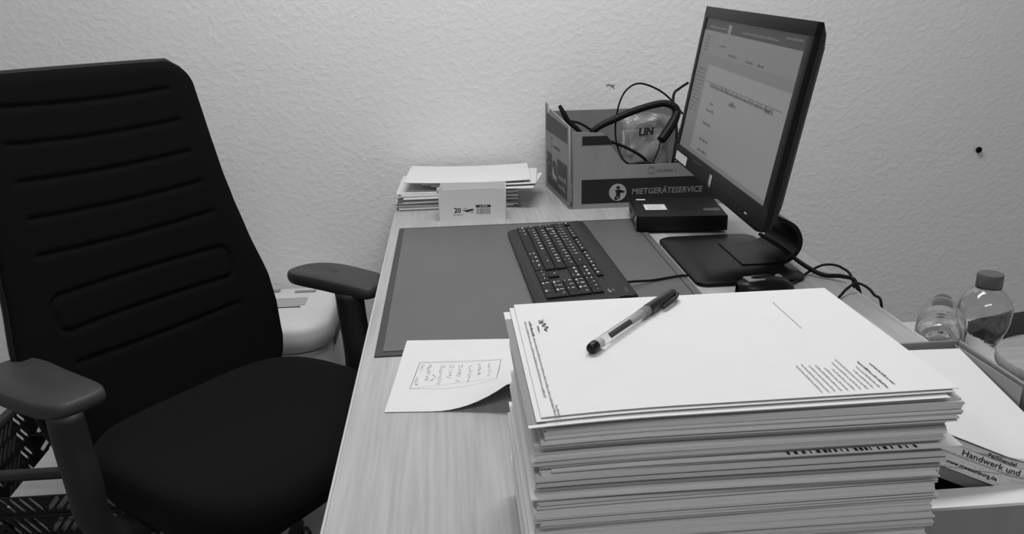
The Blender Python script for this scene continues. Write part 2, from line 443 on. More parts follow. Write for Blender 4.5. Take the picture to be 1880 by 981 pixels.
# keyboard cord
kbi = (Matrix.Translation(kb.location) @ Matrix.Rotation(kb.rotation_euler.z, 4, 'Z')).inverted()
tube('cord', [kbi @ Vector(p) for p in [(.287, 1.272, DZ+.0135), (.300, 1.278, DZ+.012), (.335, 1.296, DZ+.006), (.385, 1.312, DZ+.0062), (.402, 1.312, DZ+.006)]], .0022, M_blkplast, kb)

# ================================================================== MONITOR
mon = thing('monitor', 'black widescreen computer monitor showing a text document', 'monitor', (.52, 1.40, DZ))
ML = Vector(mon.location)
BL = Vector((.459, 1.642, .149+DZ))
mr = Vector((-.00495522, -.99942632, -.03350343)); mu = Vector((.16911159, -.03385879, .98501515)); 
MF = frame(BL-ML, mr, mu); mn = MF.col[2].xyz    # local z: direction out of the screen?
W_, H_ = .51, .305
out = 1 if mn.x < 0 else -1
def mbox(name, a0, b0, a1, b1, c0, c1, m, bev=.001, parent=None):
    z0, z1 = sorted((c0*out, c1*out))
    return rbox(name, (a0, b0, z0), (a1, b1, z1), m, parent or mon, bev, 2, mtx=MF)
# casing: bezel made of four bars, back shell
sx0, sx1, sy0, sy1 = .0165, .487, .034, .2845
mbox('bezel', 0, sy1, W_, H_, -.010, 0, M_blksatin, .0012)
mbox('bezel', 0, 0, W_, sy0, -.010, 0, M_blksatin, .0012)
mbox('bezel', 0, sy0-.001, sx0, sy1+.001, -.010, -.0003, M_blksatin, .0012)
mbox('bezel', sx1, sy0-.001, W_, sy1+.001, -.010, -.0003, M_blksatin, .0012)
def shell():
    bm = bmesh.new(); rings = []
    for ins, c in ((.001, -.004), (.002, -.011), (.016, -.024), (.035, -.036), (.08, -.050)):
        rings.append([bm.verts.new(MF @ Vector((x, y, c*out))) for x, y in ((ins, ins), (W_-ins, ins), (W_-ins, H_-ins), (ins, H_-ins))])
    for A, B in zip(rings, rings[1:]):
        for i in range(4): bm.faces.new((A[i], A[(i+1) % 4], B[(i+1) % 4], B[i]))
    bm.faces.new(rings[-1]); bm.faces.new(rings[0])
    return bmo('back_shell', bm, M_blkplast, mon)
shell()
scr = mbox('screen', sx0, sy0, sx1, sy1, -.006, -.0025, M_screen, 0)
def onscr(f, name, m, lift=.0003): return f.build(name, MF @ Matrix.Translation((sx0, sy0, (-.0025+lift)*out)), m, scr)
sw, sh = sx1-sx0, sy1-sy0
onscr(Flat().rect(0, sh-.022, sw, sh), 'title_bar', M_scr_bar, .0002)
onscr(Flat().rect(0, sh-.064, sw, sh-.022), 'ribbon', M_scr_rib, .0002)
onscr(Flat().rect(0, 0, .068, sh-.064), 'sidebar', M_scr_side, .0002)
onscr(Flat().rect(.068, sh-.082, sw, sh-.064), 'ruler_strip', M_scr_side, .0002)
onscr(Flat().rect(0, 0, sw, .008), 'task_bar', M_scr_side, .0004)
rn = random.Random(11); fl = Flat()
fl.words(.03, sh-.016, .10, .004, rn); onscr(fl, 'menu_text', M_scr_rib, .0005)
fl = Flat(); fl.words(.21, sh-.016, .16, .004, rn); onscr(fl, 'title_text', M_scr_rib, .0005)
fl = Flat(); fl.words(.40, sh-.010, .06, .004, rn); onscr(fl, 'user_text', M_scr_rib, .0005)
onscr(Flat().rect(.134, sh-.022, .152, sh-.006), 'active_tab', M_scr_rib, .0004)
fl = Flat()
for i in range(5): fl.words(.018+rn.uniform(0, .004), sh-.034-i*.0062, .028, .0026, rn)
fl.words(.105, sh-.046, .04, .0035, rn); fl.words(.165, sh-.058, .045, .0045, rn); fl.words(.255, sh-.060, .035, .0045, rn); fl.words(.31, sh-.060, .03, .0045, rn)
for i in range(12): fl.words(.008, sh-.095-i*.0072, rn.uniform(.03, .055), .0022, rn)
fl.words(.105, sh-.120, .31, .0068, rn); fl.words(.225, sh-.137, .035, .008, rn); fl.words(.385, sh-.122, .032, .010, rn)
fl.stroke([(.08, sh-.112), (.45, sh-.112)], .0008)
for x, y, l in ((.125, .150, .02), (.112, .163, .045), (.112, .188, .045), (.112, .218, .05), (.112, .238, .06)): fl.words(x, sh-y, l, .0052, rn)
onscr(fl, 'screen_text', M_scr_txt, .0005)
# bezel details
Flat().rect(.016, .004, .092, .021).build('sticker', MF @ Matrix.Translation((0, 0, .0004*out)), M_label, mon)
mbox('badge', .236, .002, .252, .024, 0, .0015, M_chrome, .0006)
for i in range(5): mbox('button', .34+i*.022, .006, .350+i*.022, .0085, 0, .001, M_greyplast if i == 4 else M_blkgloss, .0002)
fl = Flat()
for i in range(4): fl.rect(.135+i*.012, .024, .138+i*.012, .0262)
fl.build('indicator_marks', MF @ Matrix.Translation((0, 0, .0004*out)), M_greyplast, mon)
mbox('speaker_chin', .22, -.012, .47, .003, -.030, -.006, M_blkplast, .006)
# foot plate: rounded slab, edge tapered
def foot():
    x0, x1, y0, y1 = .405-ML.x, .60-ML.x, 1.262-ML.y, 1.545-ML.y
    pts = []
    def arc(cx, cy, r, a0, a1, n=8):
        for k in range(n+1):
            a = math.radians(a0+(a1-a0)*k/n); pts.append((cx+r*math.cos(a), cy+r*math.sin(a)))
    r = .03
    arc(x1-r, y0+r, r, -90, 0); arc(x1-r, y1-r, r, 0, 90); arc(x0+.024, y1-.024, .024, 90, 180); arc(x0+.02, y0+.02, .02, 180, 270)
    bm = bmesh.new(); rings = []; cx, cy = (x0+x1)/2, (y0+y1)/2
    for s, z in ((.97, 0), (1, .003), (.995, .007), (.95, .0105), (.6, .014)):
        rings.append([bm.verts.new((cx+(px-cx)*s, cy+(py-cy)*s, z)) for px, py in pts])
    n = len(pts)
    for A, B in zip(rings, rings[1:]):
        for i in range(n): bm.faces.new((A[i], A[(i+1) % n], B[(i+1) % n], B[i]))
    bm.faces.new(rings[0]); bm.faces.new(rings[-1])
    return bmo('foot_plate', bm, M_blkgloss, mon, True)
foot()
# curled stand band: C-profile in the xz plane, swept across y
def stand():
    prof = catmull([(.505, 0, .0085), (.545, 0, .0085), (.582, 0, .0125), (.605, 0, .030), (.611, 0, .055), (.598, 0, .082), (.570, 0, .098), (.545, 0, .112), (.525, 0, .15)], 6)
    vs = []; fs = []; th = .0075; n = len(prof); ys = (1.33-ML.y, 1.465-ML.y)
    for y in ys:
        for i, p in enumerate(prof):
            t = (prof[min(i+1, n-1)]-prof[max(i-1, 0)]).normalized(); nn = Vector((-t.z, 0, t.x))
            vs.append((p.x-ML.x, y, p.z)); 
        for i, p in enumerate(prof):
            t = (prof[min(i+1, n-1)]-prof[max(i-1, 0)]).normalized(); nn = Vector((-t.z, 0, t.x))
            vs.append((p.x-ML.x+nn.x*th, y, p.z+nn.z*th))
    for i in range(n-1):
        fs += [(i, i+1, 2*n+i+1, 2*n+i), (n+i, 3*n+i, 3*n+i+1, n+i+1), (i, n+i, n+i+1, i+1), (2*n+i, 2*n+i+1, 3*n+i+1, 3*n+i)]
    fs += [(0, 2*n, 3*n, n), (n-1, 2*n-1, 4*n-1, 3*n-1)]
    bm = bmesh.new(); bv = [bm.verts.new(v) for v in vs]
    for f in fs: bm.faces.new([bv[i] for i in f])
    return bmo('stand_band', bm, M_blkgloss, mon, True)
stand()
rbox('neck', (.515-ML.x, -.05, .145), (.56-ML.x, .05, .235), M_blkplast, mon, .006)

# cables behind the monitor, running over the desk edge
tag(tube('monitor_cable', [(.575, 1.437, DZ+.038), (.588, 1.36, DZ+.032), (.605, 1.312, DZ+.018), (.630, 1.283, DZ+.006), (.655, 1.258, DZ+.010), (.667, 1.235, DZ+.004), (.675, 1.22, DZ-.06), (.68, 1.21, DZ-.3)], [.0035, .0035, .004, .004, .0035, .0035, .0035], M_blkplast), 'thick black cable from the monitor stand over the desk edge', 'cable')
tag(tube('mouse_cable', [(.553, 1.238, DZ+.010), (.575, 1.262, DZ+.004), (.618, 1.303, DZ+.0075), (.648, 1.312, DZ+.014), (.668, 1.292, DZ+.014), (.675, 1.26, DZ-.004), (.678, 1.24, DZ-.10), (.68, 1.23, DZ-.3)], .0022, M_blkplast), 'thin black cable looping from the mouse to the desk edge', 'cable')
tag(tube('power_cord', [(.57, 1.145, DZ+.003), (.60, 1.168, DZ+.003), (.632, 1.196, DZ+.012), (.655, 1.205, DZ+.016), (.668, 1.18, DZ+.006), (.673, 1.155, DZ-.03), (.676, 1.14, DZ-.3)], .0022, M_blkplast), 'short arched black cord by the desk edge nearest the bottles', 'cord')

# ================================================================== MOUSE
mouse = thing('computer_mouse', 'small black computer mouse in front of the monitor foot', 'mouse', (.505, 1.224, DZ), math.radians(8))
def mouse_body():
    vs = []; fs = []; nu, nv = 18, 9
    for i in range(nu+1):
        u = -1+2*i/nu; w = .030*max(.02, (1-abs(u)**2.6))**.42*(1+.06*u); h = .0265*max(0, 1-abs((u+.12)/1.12)**2.6)**.55+.003
        for k in range(nv+1):
            a = math.pi*k/nv; vs.append((u*.050, w*math.cos(a), .001+h*math.sin(a)**.75))
    for i in range(nu):
        for k in range(nv): fs.append((i*(nv+1)+k, (i+1)*(nv+1)+k, (i+1)*(nv+1)+k+1, i*(nv+1)+k+1))
    for i in range(nu): fs.append((i*(nv+1), i*(nv+1)+nv, (i+1)*(nv+1)+nv, (i+1)*(nv+1)))
    return mk('shell', vs, fs, M_blkgloss, mouse, True)
mouse_body()
rbox('top_panel', (-.036, -.013, .0262), (-.006, .010, .0292), mat('mouse_panel', .30, .35), mouse, .0012)
lathe('scroll_wheel', [(.006, -.003), (.0085, -.0015), (.0085, .0015), (.006, .003)], M_greyplast, mouse, 16, Matrix.Translation((.022, 0, .0225)) @ Matrix.Rotation(math.pi/2, 4, 'X'))

# ================================================================== MINI PC
pc = thing('mini_computer', 'flat black mini desktop computer with stickers below the monitor', 'computer', (.381, 1.602, DZ+.0034), math.atan2(-.021, .184))
rbox('case', (0, 0, .002), (.183, .165, .0345), M_blksatin, pc, .0022)
rbox('front_panel', (-.004, .004, .003), (.0005, .161, .0335), M_blkgloss, pc, .0008)
for i, (y0, y1) in enumerate(((.028, .042), (.052, .066), (.1, .106), (.12, .126))):
    rbox('port', (-.0046, y0, .014), (-.0035, y1, .021), M_greyplast if i < 1 else M_black, pc, .0003)
rbox('trim_strip', (-.0048, .012, .006), (-.0038, .017, .031), M_chrome, pc, .0002)
Flat().rect(.020, .052, .066, .100).build('white_label', Matrix.Translation((0, 0, .0348)), M_label, pc)
rn = random.Random(5); fl = Flat()
for i in range(4): fl.words(.026, .060+i*.009, .03, .004, rn)
fl.build('label_print', Matrix.Translation((0, 0, .035)), M_greyband, pc)
Flat().rect(.010, .140, .030, .150).build('small_label', Matrix.Translation((0, 0, .0348)), M_label, pc)
Flat().rect(.142, .040, .176, .062).build('grey_label', Matrix.Translation((0, 0, .0348)), M_sticker2, pc)

# ================================================================== CARDBOARD BOX WITH PRINT
cb = thing('cardboard_box', 'open cardboard box with dark print and MIETGERÄTESERVICE lettering', 'box', (.278, 1.832, DZ))
LW, LD, SK = .36, .262, -.024       # width, depth, skew of the side walls
def bx(u, d): return (u+SK*d/LD, d)
FR = frame((0, 0, 0), (1, 0, 0), (0, 0, 1))                        # front: normal toward the camera
plate('front_panel', [(0, 0), (LW, 0), (LW, .1), (.130, .1), (.118, .104), (.068, .176), (.0, .181)], [], .004, M_card, cb, FR)
rbox('corner_fold', (.0, .0022, .004), (.006, .012, .176), M_card, cb, .0005)
# left side wall with hand hole, a small gap behind the front panel
sr = Vector((-SK, -LD, 0)).normalized()
SL = frame((SK-.006, LD, 0), sr, (0, 0, 1)); sl = math.hypot(LD, SK)
hole = [(sl*.34+.02*math.cos(a)*(1 if abs(math.cos(a)) < .7 else 1)*1.4, .062+.017*math.sin(a)) for a in [2*math.pi*k/14 for k in range(14)]]
hole = [(.080, .048), (.118, .040), (.128, .052), (.128, .070), (.114, .084), (.088, .084), (.078, .070)]
plate('side_panel', [(0, 0), (sl-.01, 0), (sl-.004, .01), (sl-.008, .192), (.05, .207), (.045, .196), (.028, .198), (.022, .216), (0, .218)], [hole], .004, M_card, cb, SL)
Flat().poly([(.01, .150), (sl-.02, .150), (sl-.02, .186), (.03, .194), (.012, .19)]).build('side_band', SL @ Matrix.Translation((0, 0, .0024)), M_cardmid, cb)
fl = Flat().rect(.02, .014, .074, .098).rect(.134, .014, sl-.022, .098).rect(.074, .014, .134, .036)
fl.build('side_band', SL @ Matrix.Translation((0, 0, .0024)), M_cardmid, cb)
fl = Flat().ring(.05, .056, .018, .003, 20); fl.words(.15, .05, .08, .014, random.Random(2)); fl.words(.15, .03, .08, .010, random.Random(2))
fl.build('side_print', SL @ Matrix.Translation((0, 0, .0028)), M_cardlight, cb)
fl = Flat().ring(.075, .128, .013, .002, 20, .5, 5.5); fl.words(.10, .118, .07, .009, random.Random(8))
fl.build('side_emblem', SL @ Matrix.Translation((0, 0, .0026)), M_cardmid, cb)
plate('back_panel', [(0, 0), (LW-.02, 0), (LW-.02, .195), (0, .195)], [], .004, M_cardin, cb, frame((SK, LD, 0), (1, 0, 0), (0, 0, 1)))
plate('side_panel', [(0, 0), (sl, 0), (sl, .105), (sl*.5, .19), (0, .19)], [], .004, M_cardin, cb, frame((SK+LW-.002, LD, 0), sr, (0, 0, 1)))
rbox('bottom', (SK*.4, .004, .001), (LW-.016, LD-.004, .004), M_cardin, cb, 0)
FP = FR @ Matrix.Translation((0, 0, .0024))
Flat().rect(.020, .012, LW-.004, .069).build('dark_band', FP, M_carddark, cb)
Flat().poly([(.021, .149), (.0935, .149), (.078, .170), (.021, .170)]).build('small_band', FP, M_carddark, cb)
FP2 = FR @ Matrix.Translation((0, 0, .0028))
Flat().disc(.105, .037, .0205, 32).build('round_emblem', FP2, M_cardlight, cb)
fl = Flat().disc(.106, .048, .0042, 14).poly([(.099, .043), (.112, .043), (.111, .030), (.102, .030)]).poly([(.102, .031), (.108, .031), (.101, .021), (.096, .022)]).poly([(.108, .031), (.1115, .031), (.110, .022), (.105, .022)])
fl.poly([(.108, .043), (.117, .041), (.117, .036), (.109, .036)]).poly([(.115, .0415), (.1215, .039), (.1215, .0365), (.115, .035)]).poly([(.098, .022), (.098, .019), (.106, .019), (.106, .022)])
fl.build('emblem_figure', FR @ Matrix.Translation((0, 0, .0031)), M_carddark, cb)
text('lettering', 'MIETGERÄTESERVICE', .0195, FP2 @ Matrix.Translation((.138, .031, 0)), mat('box_lettering', .20, .8), cb, bold=.0005, shear=.12, sx=.92)
fl = Flat().ring(.183, .087, .0085, .0016, 20, .4, 2.7).ring(.183, .087, .0085, .0016, 20, 3.5, 5.8); fl.words(.196, .083, .045, .007, random.Random(4))
fl.build('small_emblem', FP2, mat('faint_print', .15, .8), cb)

# things inside the box
bag = thing('plastic_bag', 'clear crinkled plastic bag with LIN print inside the cardboard box', 'bag', (.475, 1.985, DZ+.006))
def bag_mesh():
    rnd = random.Random(21); vs = []; fs = []; nu, nv = 22, 18
    for sgn in (1, -1):
        for j in range(nv+1):
            for i in range(nu+1):
                u = i/nu*2-1; v = j/nv
                th = .034*max(0, 1-u**4)**.6*max(0, math.sin(math.pi*min(1, v*1.02+.0)))**.5
                wv = .004*math.sin(9*u+5*v)+.003*math.sin(17*v-6*u)+rnd.uniform(-.0015, .0015)
                wd = .072*(1-.12*math.sin(3*v))+.008*math.sin(5*v+1)
                vs.append((u*wd+.012*v, -sgn*(th+wv*.8*(1 if sgn > 0 else .4)), .004+v*.188-.012*u*u))
    n = (nu+1)*(nv+1)
    for s in (0, 1):
        for j in range(nv):
            for i in range(nu):
                a = s*n+j*(nu+1)+i; q = (a, a+1, a+nu+2, a+nu+1); fs.append(q if s == 0 else q[::-1])
    return mk('film', vs, fs, M_bag, bag, True)
bag_mesh()
rbox('white_card', (-.05, -.008, .012), (.052, .006, .15), mat('bag_insert', .5, .6), bag, .002)
rbox('grey_insert', (-.045, -.02, .02), (.05, -.010, .095), mat('bag_insert_grey', .16, .5), bag, .004)
text('lettering', 'LIN', .024, frame((-.018, -.036, .142), (1, 0, .06), (0, 0, 1)), M_printb, bag, bold=.0012, shear=.15)
Flat().ring(0, 0, .042, .0014, 30, .3, 5.4, .55).build('oval_mark', frame((.012, -.0362, .152), (1, 0, .06), (0, 0, 1)), M_print, bag)

hs = thing('headset', 'black headset with padded band sticking out of the cardboard box', 'headset', (.45, 1.93, DZ+.006))
HL = Vector(hs.location)
def hp(l): return [Vector((x, y, z+DZ))-HL for x, y, z in l]
tube('headband', hp([(.318, 1.93, .125), (.345, 1.93, .168), (.395, 1.935, .192), (.455, 1.94, .213), (.512, 1.945, .224), (.540, 1.94, .216), (.548, 1.935, .198)]), [.007, .0078, .0085, .0085, .0085, .009, .010], M_blksatin, hs, 10)
tube('ear_grip', hp([(.548, 1.935, .205), (.535, 1.925, .182), (.515, 1.91, .158), (.500, 1.90, .143)]), [.009, .0115, .0120, .0105], M_blksatin, hs, 12)
tube('microphone_arm', hp([(.262, 1.94, .228), (.272, 1.937, .208), (.283, 1.935, .190), (.305, 1.93, .170), (.323, 1.93, .145)]), [.004, .007, .0062, .0055, .0055], M_blksatin, hs, 10)
tube('microphone_wire', hp([(.283, 1.935, .192), (.31, 1.932, .185), (.335, 1.93, .170), (.36, 1.93, .155)]), .003, M_blkplast, hs, 8)
tube('thin_wire', hp([(.500, 1.90, .144), (.492, 1.895, .118), (.478, 1.89, .085), (.47, 1.89, .05)]), .0016, M_blkplast, hs, 8)
def cable(name, pts, r, label, k='cable'):
    return tag(tube(name, [(x, y, z+DZ) for x, y, z in pts], r, M_blkplast, None, 8), label, k, )
cable('audio_cable', [(.566, 1.955, .196), (.545, 1.955, .222), (.505, 1.955, .255), (.455, 1.955, .272), (.420, 1.95, .252), (.402, 1.945, .205), (.398, 1.935, .145), (.412, 1.91, .098), (.44, 1.905, .085), (.50, 1.905, .080)], .0023, 'thin black cable standing in a tall loop above the cardboard box')
cable('display_cable', [(.60, 2.035, .262), (.578, 2.03, .25), (.560, 2.02, .235), (.556, 2.0, .19), (.556, 1.965, .15), (.540, 1.925, .10), (.528, 1.915, .05)], .0034, 'black cable rising from the cardboard box behind the monitor')
cable('adapter_cable', [(.385, 1.925, .14), (.42, 1.922, .125), (.455, 1.92, .105), (.475, 1.92, .085), (.49, 1.92, .05)], .0036, 'thick black cable lying over the bag in the cardboard box')
rn = random.Random(9)
cable('coiled_cable', [(.41, 1.880, .088), (.45, 1.878, .094), (.48, 1.876, .090), (.50, 1.872, .08), (.46, 1.868, .07), (.42, 1.866, .06), (.40, 1.868, .05)], .0045, 'coiled black cable lying deepest in the cardboard box')
# ring-bound black notebook standing in the box
nb = thing('ring_notebook', 'black ring bound notebook standing in the cardboard box behind the monitor', 'notebook', (.545, 1.895, DZ+.006))
rbox('cover', (-.005, -.012, 0), (.055, -.004, .165), M_blksatin, nb, .001)
for i in range(9):
    a = .014+i*.0175
    tube('ring', [(-.006+.006*math.cos(t), -.008+.007*math.sin(t), a) for t in [2*math.pi*k/12 for k in range(12)]], .0022, M_blkgloss, nb, 6, 0)

# ================================================================== STAPLE BOX
sb = thing('staple_box', 'small open white carton printed with 20 and a barcode', 'box', (.044, 1.795, DZ), math.radians(-5))
q, dp, hh = .074, .075, .0735
plate('front_panel', [(-q, 0), (q, 0), (q, hh-.003), (.045, hh+.0015), (.0, hh), (-q, hh-.002)], [], .0012, M_whitecard, sb, frame((0, -dp/2+.008, 0), (1, 0, 0), (0, 0, 1)))
plate('back_panel', [(-q, 0), (q, 0), (q, hh), (-q, hh)], [], .0012, M_whitecard, sb, frame((0, dp/2, 0), (1, 0, 0), (0, 0, 1)))
plate('side_panel', [(0, 0), (dp-.008, 0), (dp-.008, hh), (.02, hh-.004), (0, hh+.004)], [], .0012, M_whitecard, sb, frame((-q, -dp/2+.008, 0), (0, 1, 0), (0, 0, 1)))
plate('side_panel', [(0, 0), (dp-.008, 0), (dp-.008, hh), (0, hh-.002)], [], .0012, M_whitecard, sb, frame((q, -dp/2+.008, 0), (0, 1, 0), (0, 0, 1)))
plate('flap', [(0, 0), (.012, -.002), (.010, .012), (.002, .012)], [], .001, M_whitecard, sb, frame((-q-.004, -dp/2+.010, hh-.010), (.3, 1, 0), (0, 0, 1)))
rbox('bottom', (-q, -dp/2+.008, .0), (q, dp/2, .0012), M_whitecard, sb, 0)
SF = frame((0, -dp/2+.008-.0009, 0), (1, 0, 0), (0, 0, 1))
text('lettering', '20', .0155, SF @ Matrix.Translation((-.041, .0195, 0)), M_printb, sb, bold=.0004)
fl = Flat(); fl.words(-.043, .0135, .022, .0034, random.Random(1)); fl.words(-.020, .028, .008, .0025, random.Random(6)); fl.words(-.004, .0185, .008, .0022, random.Random(6))
fl.build('small_print', SF, M_print, sb)
fl = Flat().poly([(-.019, .0235), (-.004, .0275), (.003, .0275), (.003, .0245), (-.012, .0205)])
fl.stroke([(-.022, .0245), (-.012, .0245)], .0012).build('staple_picture', SF, M_printb, sb)
Flat().rect(.008, .031, .041, .0365).build('brand_bar', SF, M_printb, sb)
fl = Flat(); fl.words(.016, .0325, .018, .003, random.Random(3)); fl.build('brand_print', SF @ Matrix.Translation((0, 0, .0002)), M_whitecard, sb)
fl = Flat(); rn = random.Random(14); x = .0085
while x < .040:
    wd = rn.choice((.0006, .0009, .0015, .0022)); fl.rect(x, .0155, x+wd, .0290); x += wd+rn.choice((.0006, .0010, .0014))
fl.build('barcode', SF, M_print, sb)

# ================================================================== PAPER SHEETS
def sheet(name, w, d, th, loc, rz, m, label, group=None, bend=None, nx=10, ny=2, parent=None, cat='paper', corner=None):
    """thin bundle of paper: w along local x, d along local y; bend(x,y)->z offset"""
    vs = []; fs = []
    for top in (0, 1):
        for j in range(ny+1):
            for i in range(nx+1):
                x = -w/2+w*i/nx; y = -d/2+d*j/ny
                vs.append((x, y, (bend(x, y) if bend else 0)+th*top))
    n = (nx+1)*(ny+1); g = lambda t, i, j: t*n+j*(nx+1)+i
    for j in range(ny):
        for i in range(nx):
            fs.append((g(1, i, j), g(1, i+1, j), g(1, i+1, j+1), g(1, i, j+1))); fs.append((g(0, i, j), g(0, i, j+1), g(0, i+1, j+1), g(0, i+1, j)))
    for i in range(nx):
        fs.append((g(0, i, 0), g(0, i+1, 0), g(1, i+1, 0), g(1, i, 0))); fs.append((g(0, i+1, ny), g(0, i, ny), g(1, i, ny), g(1, i+1, ny)))
    for j in range(ny):
        fs.append((g(0, 0, j+1), g(0, 0, j), g(1, 0, j), g(1, 0, j+1))); fs.append((g(0, nx, j), g(0, nx, j+1), g(1, nx, j+1), g(1, nx, j)))
    o = mk(name, vs, fs, m, parent, True); o.data.set_sharp_from_angle(angle=math.radians(50))
    o.location = loc; o.rotation_euler = (0, 0, rz)
    if label: tag(o, label, cat, group)
    return o
# small pile of papers by the wall: loose sheets below, two envelopes on top
rn = random.Random(17); z = DZ+.0003
pm = [M_paper2, M_paper, M_paper3, M_sticker2]
labs = 'thin paper booklet in the low pile behind the small white carton'
for i in range(17):
    t = rn.uniform(.0018, .0034)
    last = i >= 14
    if not last:
        sheet('paper_booklet', rn.uniform(.27, .29), .205, t, (.012+rn.uniform(-.006, .006), 1.985+rn.uniform(-.006, .004), z), math.radians(rn.uniform(-2.2, 1.2)), pm[3] if i in (0, 4, 9) else rn.choice(pm[:3]), labs, 'papers in the low pile by the wall', bend=lambda x, y, a=rn.uniform(-.0002, .0002): a*math.sin(x*9))
    z += t+.0002
for w_, d_, x_, y_, r_, lab in ((.245, .17, .088, 1.957, -14, 'crooked white envelope sticking out right of the low paper pile'), (.27, .18, .072, 1.972, -7, 'white sheet sticking out right just under the top of the low paper pile'), (.30, .20, .040, 1.988, -3.2, 'topmost white sheet of the low paper pile behind the carton')):
    sheet('paper_sheet', w_, d_, .0016, (x_, y_, z), math.radians(r_), M_paper, lab, bend=lambda x, y: .004*(abs(x)/.15)**2 if abs(x) > .05 else 0)
    z += .0058 if r_ != -3.2 else 0
# tall stack at the front
SX, SY, SZ = .1995, .596, .1970
rn = random.Random(23); N_ = 142; th = SZ/N_

ox = oy = ang = 0; run = 0
LABS = ('white paper set in the tall front stack below the set with dark edge marks', 'white paper set in the tall front stack above the set with dark edge marks')
tones = [M_paper, M_paper3, M_paper2]
for i in range(N_-1):
    if run <= 0:
        run = rn.randint(1, 9); ox = rn.uniform(-.0035, .0035); oy = rn.uniform(-.0045, .004); ang = rn.uniform(-.5, .5); tone = rn.choice(tones)
    run -= 1
    lab = LABS[i > int(N_*.80)]; grp = ('lower', 'upper')[i > int(N_*.80)]+' paper sets in the tall front stack'
    hgt = i/N_
    lean = -.007*min(1, (1-hgt)*1.4)+(.0018 if hgt > .9 else 0)                           # right side steps inwards lower down
    a1 = rn.uniform(-.00008, .00008); bow = .0030*(hgt**2)
    wd = .297+rn.uniform(-.0008, .0008); y_ = SY+oy+rn.uniform(-.0012, .0012)
    x_ = SX+ox+lean*.7+rn.uniform(-.001, .001); l_ = lab; an = math.radians(ang+rn.uniform(-.15, .15)); m_ = tone
    b_ = lambda x, y, a=a1, w2=bow: a*math.sin(14*x+3)-w2*max(0, (-x-.05)/.1)**2*(.65-3.2*y)
    if i == int(N_*.80):                                      # sheet that sticks out to the right, with a printed bar
        x_ += .010; y_ -= .006; an = math.radians(-.6); l_ = 'paper set sticking out of the front stack with dark marks along its edge'; m_ = M_paper
    o = sheet('paper_set', wd, .21, th*.86, (x_, y_, DZ+.0003+i*th), an, m_, l_, None if l_ != lab else grp, bend=b_, nx=8, ny=1)
    if i == int(N_*.80):
        fl = Flat(); r2 = random.Random(5); x = .02
        while x < .115: fl.rect(x, -.1045, x+r2.uniform(.001, .003), -.1005); x += r2.uniform(.0035, .006)
        fl.build('edge_marks', Matrix.Translation((0, 0, th*.86+.0002)), M_printb, o)
# sheets that stick out at the back left, then the letter on top
tb = lambda x, y: -.0030*max(0, (-x-.05)/.1)**2*(.65-3.2*y)
for dx, dy, dz, m_, l_ in ((-.0088, -.0075, .0016, M_paper, 'sheet with a grey bar sticking out furthest at the back left of the stack'), (-.0030, -.0030, .0036, M_paper, 'second sheet sticking out at the back left of the stack')):
    o = sheet('paper_sheet', .297, .210, .0005, (SX+dx, SY+dy, DZ+SZ+dz), math.radians(.6), m_, l_, bend=tb, nx=16, ny=8)
    if dx < -.008:
        fl = Flat()
        for k in range(10): fl.rect(-.1485, -.101+k*.0188, -.136, -.101+(k+1)*.0188)
        fl.build('grey_bar', Matrix.Translation((0, 0, .0008)), M_greyband, o, zf=tb)
top = sheet('letter_sheet', .297, .211, .0005, (SX+.001, SY, DZ+SZ+.0052), math.radians(.4), M_paper, 'topmost letterhead sheet of the tall front stack under the pen', bend=tb, nx=16, ny=8)
# print runs from the back to the front: text x -> local -y, text up -> local +x
TL = Matrix(((0, 1, 0, 0), (-1, 0, 0, 0), (0, 0, 1, .0009), (0, 0, 0, 1)))
def on_top(f, name, m): return f.build(name, TL, m, top, zf=lambda x, y: tb(y, -x)+.0003)
rn = random.Random(31)
fl = Flat(); fl.words(-.062, -.1395, .034, .0022, rn); on_top(fl, 'letterhead_bold', M_printb)
fl = Flat(); fl.words(-.026, -.1395, .118, .0017, rn, wmin=4, wmax=9); on_top(fl, 'letterhead_line', M_print)
fl = Flat(); fl.words(-.062, -.1432, .140, .0017, rn, wmin=4, wmax=9); on_top(fl, 'letterhead_line', M_print)
fl = Flat(); fl.words(.092, -.137, .016, .0016, rn); fl.words(.092, -.1393, .018, .0016, rn); on_top(fl, 'margin_print', M_print)
fl = Flat(); fl.words(-.074, .085, .062, .0009, rn, wmin=5, wmax=12); on_top(fl, 'return_line', M_print)
fl = Flat(); fl.stroke([(-.062, -.131), (-.059, -.127), (-.057, -.131), (-.054, -.125), (-.050, -.129), (-.046, -.124), (-.042, -.128), (-.038, -.126)], .0011); fl.words(-.050, -.1335, .014, .0016, rn)
fl.add_text(-.064, -.1285, 'Die', .0042); on_top(fl, 'letterhead_logo', M_printb)
fl = Flat(); fl.words(.056, .0985, .044, .0019, rn, wmin=4, wmax=8); fl.words(.060, .106, .036, .0019, rn); on_top(fl, 'address_bold', M_printb)
fl = Flat()
for i, (a, b) in enumerate(((.064, .034), (.069, .03), (.050, .05), (.055, .045), (.066, .034), (.063, .037), (.058, .042), (.058, .042), (.055, .046), (.057, .044))):
    fl.words(a, .0935-i*.0048, b, .0015, rn)
on_top(fl, 'address_print', M_print)

